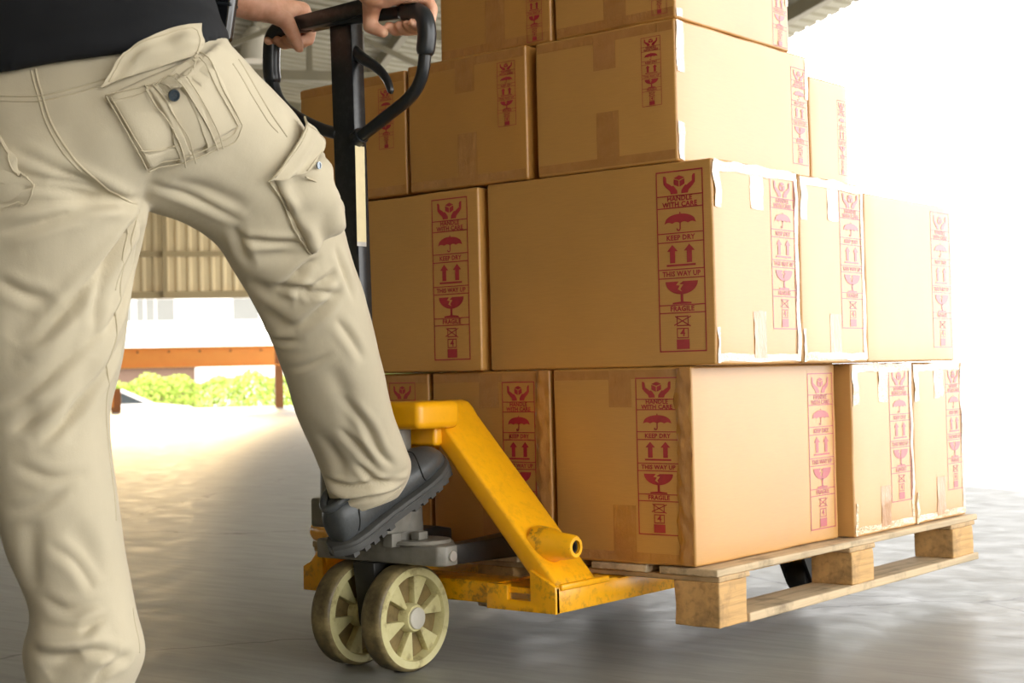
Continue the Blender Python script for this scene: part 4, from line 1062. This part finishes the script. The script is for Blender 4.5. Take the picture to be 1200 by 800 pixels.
# two steering wheels
WY, WZ, WR = 2.118, 0.1, 0.1
def steer_wheel(xn, xf):
    """near face at xn (towards +X), far face at xf"""
    wd = xn - xf; c = (xf, WY, WZ)
    ty = MB(); ty.lathe([(0, .082), (0, .094), (.006, .0995), (.012, .100), (wd - .012, .100), (wd - .006, .0995), (wd, .094), (wd, .082), (wd - .005, .078), (.005, .078)], c, (1, 0, 0), 64)
    root = ty.build('wheel', M['tread'], jack, smooth=50)
    rim = MB(); rim.lathe([(-.0008, .080), (-.0008, .0935), (.001, .0945), (wd - .001, .0945), (wd + .0008, .0935), (wd + .0008, .080), (wd - .010, .076), (.010, .076)], c, (1, 0, 0), 64)
    rim.build('rim', M['wheel'], root, smooth=50)
    ds = MB(); ds.lathe([(.020, .020), (.020, .079), (wd - .020, .079), (wd - .020, .020)], c, (1, 0, 0), 48)
    ds.build('web', M['wheel_dirt'], root, smooth=40)
    hb = MB(); hb.lathe([(.002, .0115), (.002, .024), (.006, .0275), (wd - .006, .0275), (wd + .002, .024), (wd + .002, .0115)], c, (1, 0, 0), 36)
    hb.build('hub', M['wheel'], root, smooth=40)
    cp = MB(); cp.lathe([(wd + .001, .0001), (wd + .001, .0205), (wd + .006, .0200), (wd + .0075, .0175), (wd + .0075, .0001)], c, (1, 0, 0), 28)
    cp.build('axle_cap', M['wheel_cap'], root, smooth=40)
    for k in range(6):                     # raised wedge ribs
        a = math.radians(60 * k + 14)
        for (x0, x1) in ((xf + .005, xf + .022), (xn - .022, xn - .005)):
            rb = MB(); pts = []
            for (r, da) in ((.025, -.10), (.079, -.235), (.0795, 0), (.079, .235), (.025, .10)):
                pts.append((WY + r * math.cos(a + da), WZ + r * math.sin(a + da)))
            rb.prism(pts, 0, x0, x1)
            rb.build('spoke', M['wheel'], root, bevel=0.0018, smooth=40)
    return root
steer_wheel(-1.956, -2.006)
steer_wheel(-2.088, -2.138)
ax = MB(); ax.cyl((-2.09, WY, WZ), (-2.0, WY, WZ), .012, 16); ax.build('axle', M['dark'], jack, smooth=40)
yk = MB(); yk.prism([(WY - .03, .08), (WY + .03, .08), (WY + .045, .2035), (WY - .045, .2035)], 0, -2.075, -2.019); yk.build('wheel_yoke', M['dark'], jack, bevel=0.004, smooth=40)

# steering post: channel section
cl = MB()
X0, X1, Ya, Yb = -2.0325, -1.977, 2.000, 2.031
prof = [(X0, Ya), (X1, Ya), (X1, Yb), (X1 - .006, Yb), (X1 - .006, Ya + .006), (X0 + .006, Ya + .006), (X0 + .006, Yb), (X0, Yb)]
vs = []
for z, dy in ((.30, .045), (.60, .012), (1.212, .0)):
    for (x, y) in prof: vs.append((x, y + dy, z))
n = len(prof); fs = [tuple(range(n)), tuple(reversed(range(2 * n, 3 * n)))]
for j in range(2): fs += [(j * n + i, (j + 1) * n + i, (j + 1) * n + (i + 1) % n, j * n + (i + 1) % n) for i in range(n)]
cl.add(vs, fs)
post = cl.build('steering_post', M['black'], jack, bevel=0.002, smooth=40)
st = MB(); st.box((X1, 2.0045, .800), (X1 + .0008, 2.0285, .976), 0); st.build('sticker', M['cream'], post)
st2 = MB(); st2.box((X1, 2.0045, .792), (X1 + .0006, 2.0285, .801), 0); st2.build('sticker_edge', M['bright'], post)
pc = MB(); pc.box((X0 - .006, 2.045, .262), (X1 + .006, 2.10, .345), .006, 3); pc.build('post_clevis', M['steel'], jack, smooth=40)
MB().cyl((X0 - .014, 2.06, .318), (X1 + .014, 2.06, .318), .009, 16).build('clevis_pin', M['bright'], jack, smooth=40)
# inner control rod and the little bracket behind the lever
MB().tube([(-1.998, 2.020, 1.19), (-1.998, 2.022, .85)], .005, 8).build('control_rod', M['bright'], jack, smooth=40)
bk = MB(); bk.box((-1.986, 2.012, 1.128), (-1.979, 2.038, 1.192), .002); bk.build('lever_bracket', M['steel'], jack, smooth=40)

# handle loop
loop = spline([(-2.028, 2.014, 1.004), (-2.075, 2.012, 1.020), (-2.135, 2.008, 1.050), (-2.176, 2.004, 1.085), (-2.190, 2.0, 1.130), (-2.191, 2.0, 1.175), (-2.184, 2.0, 1.207), (-2.158, 2.0, 1.220), (-2.10, 2.0, 1.219),
               (-2.0, 2.0, 1.211), (-1.90, 2.0, 1.203), (-1.826, 2.0, 1.196), (-1.799, 2.0, 1.184), (-1.790, 2.0, 1.155), (-1.795, 2.0, 1.120), (-1.806, 2.001, 1.078), (-1.835, 2.004, 1.048), (-1.895, 2.008, 1.022), (-1.982, 2.014, .988)], 8)
MB().tube(loop, .0115, 16).build('handle_loop', M['black'], jack, smooth=True)
def grip(i0, i1):
    seg = loop[i0:i1]; n_ = len(seg)
    rad = [.0168] * n_; rad[0] = rad[-1] = .0135; rad[1] = rad[-2] = .0160
    return MB().tube(seg, rad, 18)
grip(30, 67).build('rubber_grip', M['rubber'], jack, smooth=True)
grip(85, 114).build('rubber_grip', M['rubber'], jack, smooth=True)
cb = MB(); R_ = Matrix.Rotation(0.0, 3, 'Y')
cb.prism([(-2.108, 1.232), (-1.895, 1.236), (-1.895, 1.205), (-2.093, 1.204)], 1, 1.982, 2.018)
cb.build('grip_bridge', M['black'], jack, bevel=0.003, smooth=40)
# release lever
lv = spline([(-1.984, 2.016, 1.152), (-1.965, 2.016, 1.137), (-1.930, 2.016, 1.115), (-1.905, 2.016, 1.090), (-1.893, 2.016, 1.062)], 6)
rd = [.0125 - .0062 * (i / (len(lv) - 1)) for i in range(len(lv))]; rd[-1] = .003
MB().tube(lv, rd, 12).build('release_lever', M['black'], jack, smooth=True)
MB().tube([(-1.984, 2.014, .988), (-1.967, 2.013, .995)], .0155, 14).build('loop_socket', M['black'], jack, smooth=40)
# ------------------------------------------------------------------ the person
J = {k: Vector(v) for k, v in JOINTS.items()}
man = empty('person', (J['ank_l'].x, J['ank_l'].y, 0))
tag(man, 'person in black shirt and khaki cargo trousers, one shoe on the jack', 'person')

# --- hands gripping the bar
def hand(mb, side, c, bar, tip):
    """side -1 left / +1 right; c = bar point under the middle of the palm; bar = unit vector along the bar towards the thumb"""
    c = Vector(c); bar = Vector(bar).normalized()
    up = Vector((0, 0, 1)); fw_ = Vector((0, 1, 0))
    def P(a, f, u): return c + (bar * a + fw_ * f + up * u) * 1.1
    def chain(pts, rad):
        for p, q, ra, rb in zip(pts, pts[1:], rad, rad[1:]): mb.add(*capsule(p, q, ra * 1.1, rb * 1.1, 12))
    # palm: knuckle row lies over the bar, wrist comes from behind and above
    kn = [(0.022, 0.022, 0.030), (0.003, 0.027, 0.032), (-0.017, 0.025, 0.031), (-0.036, 0.018, 0.027)]
    wr = (0.000, -0.070, 0.026)
    for (a, f, u) in kn:
        mb.add(*capsule(P(a * .55 + wr[0], -0.060, 0.024), P(a, f - .006, u), .0215, .0165, 12))
    mb.add(*capsule(P(-0.014, -0.045, 0.019), P(-0.026, 0.004, 0.026), .018, .014, 12))
    for i, (a, f, u) in enumerate(kn):
        r = (.0098, .0102, .0098, .0086)[i]; L = (1.0, 1.06, 1.0, .86)[i]
        chain([P(a, f - .004, u), P(a * 1.02, f + .015 * L, u - .020), P(a * 1.0, f + .008 * L, u - .050 * L), P(a * .96, f - .018 * L, -.0275), P(a * .94, f - .034, -.0225)],
              [r * 1.2, r * 1.12, r * 1.05, r * .98, r * .85])
    # thumb leaves the side of the palm and closes under the bar
    mb.add(*capsule(P(0.012, -0.055, 0.018), P(0.026, -0.018, 0.020), .019, .014, 12))
    chain([P(0.014, -0.055, 0.016), P(0.036, -0.036, 0.002), P(*tip[0]), P(*tip[1])], [.0185, .0150, .0122, .0092])
    return P(*wr)

body = MB()
hl_c, hr_c = Vector((-2.146, 2.0, 1.2205)), Vector((-1.846, 2.0, 1.1985))
wl_ = hand(body, -1, hl_c, (1, 0, -.06), ((.047, -.030, -.022), (.050, -.020, -.044)))
wr_ = hand(body, 1, hr_c, (-1, 0, .06), ((.042, -.034, -.024), (.016, -.030, -.036)))
def limb(a, b, ra, rm, rb, mpos=0.35):
    a = Vector(a); b = Vector(b); mid = a.lerp(b, mpos)
    body.add(*capsule(a, mid, ra, rm, 18)); body.add(*capsule(mid, b, rm, rb, 18))
limb(J['sh_l'], J['el_l'], .058, .052, .042); limb(J['el_l'], wl_, .045, .048, .0315, .3)
limb(J['sh_r'], J['el_r'], .058, .052, .042); limb(J['el_r'], wr_, .045, .047, .0315, .3)
for w_ in (wl_, wr_):
    body.add(*capsule(w_ + Vector((0, -.02, .002)), w_ + Vector((0, .03, -.004)), .028, .026, 14))
# torso, neck, legs
def scaled(rings, k): return [(r[0], Vector(r[1]) * k, Vector(r[2]) * k) for r in rings]
body.add(*loft(scaled(SHIRT, .88)))
body.add(*loft(scaled(PELVIS, .85)))
FACE = Vector((-0.28, 0.96, 0)).normalized(); SIDE = Vector((0.96, 0.28, 0))
hc = J['headc']
body.add(*capsule(J['neck'] - Vector((0, 0, .04)), hc + Vector((0, 0, -.06)), .060, .056, 18))
ANK = Vector((-1.970, 1.985, .325))
limb(J['hip_l'], J['knee_l'], .07, .062, .05); limb(J['knee_l'], J['ank_l'], .052, .055, .038)
limb(J['hip_r'], J['knee_r'], .065, .06, .05); limb(J['knee_r'], ANK, .044, .042, .030)
body.add(*capsule(J['ank_l'], J['ank_l'] + FACE * .13 + Vector((0, 0, -.045)), .036, .026, 12))
body.add(*capsule(ANK, ANK + Vector((0, .11, .03)), .027, .018, 12))
# head: skull, jaw, nose, ears
def hp(a, f, u): return hc + SIDE * a + FACE * f + Vector((0, 0, u))
def ellip(c, rx, ry, rz):
    rings = []
    for k in range(-4, 5):
        a = k / 4 * 1.45; rings.append((c + Vector((0, 0, rz * math.sin(a))), SIDE * rx * math.cos(a), FACE * ry * math.cos(a)))
    return loft(rings, 24, 2)
body.add(*ellip(hp(0, -.012, .035), .076, .096, .082))
body.add(*ellip(hp(0, .018, -.035), .062, .074, .078))
body.add(*capsule(hp(0, .088, .012), hp(0, .104, -.022), .009, .014))
for sg in (-1, 1):
    body.add(*capsule(hp(sg * .078, -.008, .015), hp(sg * .077, -.002, -.028), .014, .010))
    body.add(*capsule(hp(sg * .022, .080, .022), hp(sg * .046, .070, .024), .012, .010))
body.add(*capsule(hp(-.02, .084, -.060), hp(.02, .084, -.060), .010, .010))
bme = remeshed(body, 0.0038, 5, 'body')
bme.materials.clear(); bme.materials.append(M['skin'])
bme.polygons.foreach_set('use_smooth', [True] * len(bme.polygons))
def mesh_child(name, me, parent):
    o = bpy.data.objects.new(name, me)
    loc = WLOC[parent]
    me.transform(Matrix.Translation(-loc))
    return put(o, parent, loc)
mesh_child('body', bme, man)
hr = MB(); hr.add(*ellip(hp(0, -.026, .048), .083, .098, .084)); hr.add(*ellip(hp(0, -.055, .0), .074, .066, .085))
hm = remeshed(hr, .006, 4, 'hair'); hm.materials.clear(); hm.materials.append(M['hair']); hm.polygons.foreach_set('use_smooth', [True] * len(hm.polygons))
mesh_child('hair', hm, man)

# --- trousers
tr_mb = MB()
tr_mb.add(*loft(PELVIS, 40, 4, 2.3)); tr_mb.add(*loft(RIGHT_LEG, 36, 5, 2.15)); tr_mb.add(*loft(LEFT_LEG, 36, 5, 2.15))
tme = remeshed(tr_mb, 0.0042, 12, 'trousers')
tV, tN = mesh_np(tme)
TROUSER_BASE = BVHTree.FromPolygons([tuple(v) for v in tV], [tuple(p.vertices) for p in tme.polygons])

def poly_dist(V, pts):
    """distance to a polyline and the parameter 0..1 of the closest point along it"""
    P = np.array(pts, float); seg = P[1:] - P[:-1]; ln = np.linalg.norm(seg, axis=1); cum = np.concatenate([[0], np.cumsum(ln)])
    best = np.full(len(V), 1e9); par = np.zeros(len(V)); sgn = np.zeros((len(V), 3))
    for i in range(len(seg)):
        t = np.clip(((V - P[i]) @ seg[i]) / (ln[i] ** 2 + 1e-12), 0, 1)
        d = np.linalg.norm(V - P[i] - t[:, None] * seg[i], axis=1)
        k = d < best; best[k] = d[k]; par[k] = (cum[i] + t[k] * ln[i]) / cum[-1]
    return best, par
disp = np.zeros(len(tV))
for (kind, width, amp, pts) in FOLDS:
    pts = [tuple(p) for p in spline(pts, 5)]
    A = np.array(pts); lo = A.min(0) - width * 5; hi = A.max(0) + width * 5
    k = np.where(np.all((tV > lo) & (tV < hi), axis=1))[0]
    if len(k) == 0: continue
    d, par = poly_dist(tV[k], pts)
    if kind == 'v': width *= 0.8; amp *= 1.55
    else: amp *= 1.35
    env = np.clip(np.sin(np.pi * np.clip(par * 0.96 + .02, 0, 1)), 0, 1) ** 0.6
    x = d / width
    if kind == 'v':       # crease with soft shoulders
        prof_ = -np.exp(-1.1 * x ** 1.25) + 0.38 * np.exp(-((x - 2.2) / 1.2) ** 2)
    elif kind == 'r':     # raised fold with a tight crease either side
        prof_ = np.exp(-x ** 2) - 0.4 * np.exp(-((x - 1.9) / 0.7) ** 2)
    else:                 # soft hollow
        prof_ = -np.exp(-x ** 2)
    disp[k] += amp * env * prof_
# loose cloth: slow undulation along the legs
und = np.array([noise.noise(Vector((p[0] * 9, p[1] * 9, p[2] * 6))) * 0.0040 + noise.noise(Vector((p[0] * 24 + p[2] * 10, p[1] * 24, p[2] * 16))) * 0.0012 for p in tV])
disp += und
tV2 = tV + tN * disp[:, None]
tme.vertices.foreach_set('co', tV2.ravel())
tme.update()
ptris = [tuple(p.vertices) for p in tme.polygons]
TROUSERS = BVHTree.FromPolygons([tuple(v) for v in tV2], ptris)
tme.materials.clear(); tme.materials.append(M['khaki'])
tme.polygons.foreach_set('use_smooth', [True] * len(tme.polygons))
trousers = mesh_child('trousers', tme, man)
trousers['label'] = 'loose khaki cargo trousers'

def on_cloth(p, lift=0.0):
    co, nn, i, d = TROUSERS.find_nearest(Vector(p))
    return co + nn * lift, nn

def seam(name, pts, rad=0.0016, lift=0.0002, mat='thread', parent=None, per=16):
    P = [on_cloth(p, lift - rad * .4)[0] for p in spline(pts, per)]
    return MB().tube(P, rad * 1.25, 6).build(name, M[mat], parent or trousers, smooth=True)

def patch(name, tl, tr, br, bl, nu=14, nv=14, lift=0.003, thick=0.0025, mat='khaki', puff=0.0, parent=None, wav=0.0):
    """a sewn-on cloth panel lying on the trousers; corners in order, sides are straight in space"""
    tl, tr, br, bl = map(Vector, (tl, tr, br, bl))
    top = []; bot = []
    for j in range(nv + 1):
        for i in range(nu + 1):
            u, v = i / nu, j / nv
            p = (tl.lerp(tr, u)).lerp(bl.lerp(br, u), v)
            e = min(u, 1 - u, v, 1 - v)
            pf = puff * math.sin(math.pi * u) * math.sin(math.pi * v) + wav * noise.noise(Vector((u * 4, v * 4, lift * 900)))
            edge_h = lift * min(1, e * nu * 0.9 + 0.25)
            co, nn = on_cloth(p, 0)
            top.append(co + nn * (edge_h + thick * .5 + pf)); bot.append(co - nn * 0.004)
    m_ = MB(); n_ = (nu + 1) * (nv + 1)
    fs = []
    for j in range(nv):
        for i in range(nu):
            a = j * (nu + 1) + i; fs.append((a, a + 1, a + nu + 2, a + nu + 1))
            fs.append((n_ + a + nu + 1, n_ + a + nu + 2, n_ + a + 1, n_ + a))
    rim = [i for i in range(nu + 1)] + [j * (nu + 1) + nu for j in range(1, nv + 1)] + [nv * (nu + 1) + i for i in range(nu - 1, -1, -1)] + [j * (nu + 1) for j in range(nv - 1, 0, -1)]
    for a, b in zip(rim, rim[1:] + rim[:1]): fs.append((a, n_ + a, n_ + b, b))
    m_.add(top + bot, fs)
    return m_.build(name, M[mat], parent or trousers, smooth=60)

# --- shirt
sm = MB(); sm.add(*loft(SHIRT, 40, 4, 2.25))
for s_, e_ in (('sh_l', 'el_l'), ('sh_r', 'el_r')):
    a = J[s_]; b = a.lerp(J[e_], .62)
    sm.add(*capsule(a, b, .076, .066, 20))
sme = remeshed(sm, .0065, 6, 'shirt')
sV, sN = mesh_np(sme)
dz = np.array([noise.noise(Vector((p[0] * 7, p[1] * 7, p[2] * 26))) * 0.006 + noise.noise(Vector((p[0] * 16, p[1] * 16, p[2] * 40))) * 0.002 for p in sV])
sme.vertices.foreach_set('co', (sV + sN * dz[:, None]).ravel()); sme.update()
sme.materials.clear(); sme.materials.append(M['shirt']); sme.polygons.foreach_set('use_smooth', [True] * len(sme.polygons))
shirt = mesh_child('shirt', sme, man)
shirt['label'] = 'black knit shirt'

# --- shoes
def shoe(name, heel, fwd_, up_, label):
    f_ = Vector(fwd_).normalized(); s_ = f_.cross(Vector(up_)).normalized(); u_ = s_.cross(f_).normalized(); h0 = Vector(heel)
    def W(x, y, z): return h0 + (s_ * x + f_ * y + u_ * z) * 1.01
    st_ = [  # y, half width, centre shift, upper height
        (0.004, .022, 0, .078), (0.020, .033, 0, .098), (0.050, .038, 0, .104), (0.085, .038, 0, .103), (0.115, .039, .001, .101), (0.145, .042, .002, .091),
        (0.180, .046, .003, .086), (0.215, .048, .004, .082), (0.245, .047, .004, .080), (0.270, .042, .003, .074), (0.287, .033, .002, .064), (0.297, .020, .001, .050)]
    up = MB(); seg = 24; n_ = len(st_)
    for (y, w_, cx, hh) in st_:
        zb = .020
        for k in range(seg):
            a = 2 * math.pi * k / seg
            ca, sa = math.cos(a), math.sin(a)
            x = w_ * math.copysign(abs(ca) ** .75, ca)
            z = zb + (hh - zb) * (0.5 + 0.5 * math.copysign(abs(sa) ** .8, sa))
            x *= (1.0 if sa < 0 else 1 - .38 * sa ** 2 * (1 if y > .1 else .25))
            up.v.append(tuple(W(cx + x, y, z)))
    for i in range(n_ - 1):
        for k in range(seg): up.f.append((i * seg + k, i * seg + (k + 1) % seg, (i + 1) * seg + (k + 1) % seg, (i + 1) * seg + k))
    up.f.append(tuple(reversed(range(seg)))); up.f.append(tuple(range((n_ - 1) * seg, n_ * seg)))
    sh = up.build(name, M['leather'], man, smooth=True)
    md = sh.modifiers.new('smooth', 'SUBSURF'); md.levels = 1; md.render_levels = 2
    sh['label'] = label
    # sole: outline prism in two tiers with a lugged tread
    def outline(k):
        L_ = [(y, -(w_ + k), cx) for (y, w_, cx, hh) in st_]; R_ = [(y, (w_ + k), cx) for (y, w_, cx, hh) in st_]
        pts = [(cx + w_, y) for (y, w_, cx) in R_] + [(.006, .302 + k)] + [(cx + w_, y) for (y, w_, cx) in reversed(L_)] + [(0, -.004 - k)]
        return pts
    so = MB(); o1, o2 = outline(.006), outline(.004); n2 = len(o1)
    tiers = [(outline(.001), .030), (outline(.0055), .028), (outline(.0065), .022), (outline(.0045), .0195), (outline(.0065), .017), (outline(.006), .007), (outline(.003), .006)]
    for (ol, z) in tiers:
        for (x, y) in ol: so.v.append(tuple(W(x, y, z + (0.008 * max(0, (y - .22) / .08) ** 2))))
    for j in range(len(tiers) - 1):
        for i in range(n2): so.f.append((j * n2 + i, j * n2 + (i + 1) % n2, (j + 1) * n2 + (i + 1) % n2, (j + 1) * n2 + i))
    so.f.append(tuple(range(n2))); so.f.append(tuple(reversed(range((len(tiers) - 1) * n2, len(tiers) * n2))))
    so.build('sole', M['sole'], sh, smooth=40)
    for k in range(13):
        y = .012 + k * .0222
        if 0.112 < y < 0.15: continue
        w_ = float(np.interp(y, [q[0] for q in st_], [q[1] for q in st_]))
        zt = .008 * max(0, (y - .22) / .08) ** 2
        for sx in (-1, 1):
            vs, fs = rbox((min(sx * .006, sx * (w_ + .004)), y - .007, zt - .001), (max(sx * .006, sx * (w_ + .004)), y + .007, zt + .0075), 0)
            MB().add([W(*p) for p in vs], fs).build('tread_lug', M['sole'], sh)
    # padded collar, toe cap seam, heel seam, laces
    col_ = [W(.029 * math.cos(a), .062 + .050 * math.sin(a), .098 + .006 * math.cos(a * 2) - (.006 if math.sin(a) > .5 else 0)) for a in [k * 2 * math.pi / 28 for k in range(29)]]
    MB().tube(col_, .0075, 10).build('collar', M['leather'], sh, smooth=True)
    def surf(y, ang):
        w_ = np.interp(y, [q[0] for q in st_], [q[1] for q in st_]); hh = np.interp(y, [q[0] for q in st_], [q[3] for q in st_]); cx = np.interp(y, [q[0] for q in st_], [q[2] for q in st_])
        ca, sa = math.cos(ang), math.sin(ang)
        x = w_ * math.copysign(abs(ca) ** .75, ca) * (1.0 if sa < 0 else 1 - .38 * sa ** 2 * (1 if y > .1 else .25))
        z = .020 + (hh - .020) * (.5 + .5 * math.copysign(abs(sa) ** .8, sa))
        return W(cx + x, y, z)
    MB().tube([surf(.205 + .03 * math.sin(a) ** 2, a) for a in [math.radians(q) for q in range(-25, 206, 10)]], .0013, 6).build('toe_cap_seam', M['lace'], sh, smooth=True)
    for sgn in (0, 1):
        A = [math.radians(-30 + q * 8) for q in range(12)]
        MB().tube([surf(.045 + .02 * math.sin(a), a if sgn == 0 else math.pi - a) for a in A], .0012, 6).build('heel_seam', M['lace'], sh, smooth=True)
    for k in range(5):
        y = .118 + k * .017
        MB().tube([surf(y + .004 * math.cos(a) , a) + u_ * .0015 for a in [math.radians(q) for q in range(52, 129, 8)]], .0026, 6).build('lace', M['lace'], sh, smooth=True)
    tg = MB(); vs = []
    for j, y in enumerate((.105, .125, .15, .175, .195)):
        for a in (58, 75, 90, 105, 122): vs.append(surf(y, math.radians(a)) + u_ * .0008)
    tg.add(vs, [(j * 5 + i, j * 5 + i + 1, (j + 1) * 5 + i + 1, (j + 1) * 5 + i) for j in range(4) for i in range(4)])
    tg.build('tongue', M['lace'], sh, smooth=True)
    return sh
pt = math.radians(27)
shoe('shoe', (-1.972, 1.942, .230), (.02, math.cos(pt), math.sin(pt)), (0, -math.sin(pt), math.cos(pt)), 'black leather work shoe pressing on the jack')
shoe('shoe', (J['ank_l'].x + .005, J['ank_l'].y - .075, 0.004), (-.2, 1, 0), (0, 0, 1), 'black leather work shoe standing on the floor')


# --- pockets, flaps, buttons, seams on the trousers
for d in DETAILS:
    if d[0] == 'seam': seam('seam', d[2], d[1], d[3])
    else: patch(d[1], *d[2], **d[3])

def flap(name, tl, tr, br, bl, bow, lift0, lift1, nu=18, nv=10, wav=0.004):
    """a loose pocket flap standing off the cloth; its top edge bows out by the vector bow"""
    tl, tr, br, bl, bow = map(Vector, (tl, tr, br, bl, bow))
    A = []; B = []
    for j in range(nv + 1):
        for i in range(nu + 1):
            u, v = i / nu, j / nv
            p = tl.lerp(tr, u).lerp(bl.lerp(br, u), v) + bow * (1 - v) * math.sin(math.pi * u)
            co, nn = on_cloth(p, 0)
            nn = Vector((nn.x, nn.y, min(nn.z, .1))).normalized()
            h = lift0 + (lift1 - lift0) * v + wav * noise.noise(Vector((u * 3.2, v * 2.6, lift0 * 700)))
            q = p + nn * (h - (p - co).dot(nn))
            A.append(q + nn * .0014); B.append(q - nn * .0014)
    n_ = (nu + 1) * (nv + 1); fs = []
    for j in range(nv):
        for i in range(nu):
            a = j * (nu + 1) + i; fs.append((a, a + 1, a + nu + 2, a + nu + 1)); fs.append((n_ + a + nu + 1, n_ + a + nu + 2, n_ + a + 1, n_ + a))
    rim = [i for i in range(nu + 1)] + [j * (nu + 1) + nu for j in range(1, nv + 1)] + [nv * (nu + 1) + i for i in range(nu - 1, -1, -1)] + [j * (nu + 1) for j in range(nv - 1, 0, -1)]
    for a, b in zip(rim, rim[1:] + rim[:1]): fs.append((a, n_ + a, n_ + b, b))
    fl_ = MB().add(A + B, fs).build(name, M['khaki'], trousers, smooth=60)
    ins = [A[j * (nu + 1) + i] for (j, i) in [(nv - 1, 1)] + [(j, 1) for j in range(nv - 2, 0, -1)] + [(1, i) for i in range(2, nu - 1)] + [(j, nu - 1) for j in range(2, nv)]]
    MB().tube(ins, .0011, 6).build('stitching', M['thread'], fl_, smooth=True)
    return fl_
if CLOTH_PTS:
    f_ = [Vector(p) for p in CLOTH_PTS['flap']]
    bw_ = f_[3] - f_[5].lerp(f_[4], .42)
    flap('pocket_flap', f_[7], f_[4], f_[2], f_[0].lerp(f_[1], .3), bw_ * .45, .030, .010, wav=.013)
    c_ = [Vector(p) for p in CLOTH_PTS['cflap']]
    flap('cargo_flap', c_[1], c_[2], c_[4], c_[6], Vector((0, 0, 0)), .016, .014, 14, 12, .008)
    def disc(name, p, lift, r, h, mat):
        co, nn = on_cloth(p, lift)
        m_ = MB(); m_.lathe([(0, .0001), (0, r * .9), (h * .5, r), (h, r * .92), (h, r * .70), (h * .6, r * .62), (h * .6, .0001)], co, nn, 24)
        b_ = m_.build(name, M[mat], trousers, smooth=50)
        e_ = nn.orthogonal().normalized(); g_ = nn.cross(e_)
        for (i, j) in ((1, 1), (1, -1), (-1, 1), (-1, -1)):
            MB().cyl(co + nn * h * .55 + (e_ * i + g_ * j) * r * .22, co + nn * h * .72 + (e_ * i + g_ * j) * r * .22, r * .09, 8).build('button_hole', M['bore'], b_)
    disc('button', CLOTH_PTS['button'][0], .0105, .0088, .004, 'button')
    disc('snap', CLOTH_PTS['snap'][0], .018, .0062, .003, 'snap')

POUCH = (-1.800, 1.545, 1.112)
# phone pouch clipped to the waistband
pp = empty('phone_pouch', POUCH)
tag(pp, 'black glossy phone pouch clipped at the person\'s waist', 'pouch')
PR = Matrix.Rotation(math.radians(20), 3, 'Z') @ Matrix.Rotation(math.radians(10), 3, 'Y')
P0 = Vector(POUCH)
m_ = MB(); m_.box(P0 + Vector((-.020, -.012, -.045)), P0 + Vector((.020, .012, .045)), .009, 4, PR); m_.build('case', M['phone'], pp, smooth=50)
m_ = MB(); m_.box(P0 + Vector((-.021, -.013, .010)), P0 + Vector((.021, .013, .016)), .003, 3, PR); m_.build('closing_band', M['rubber'], pp, smooth=50)
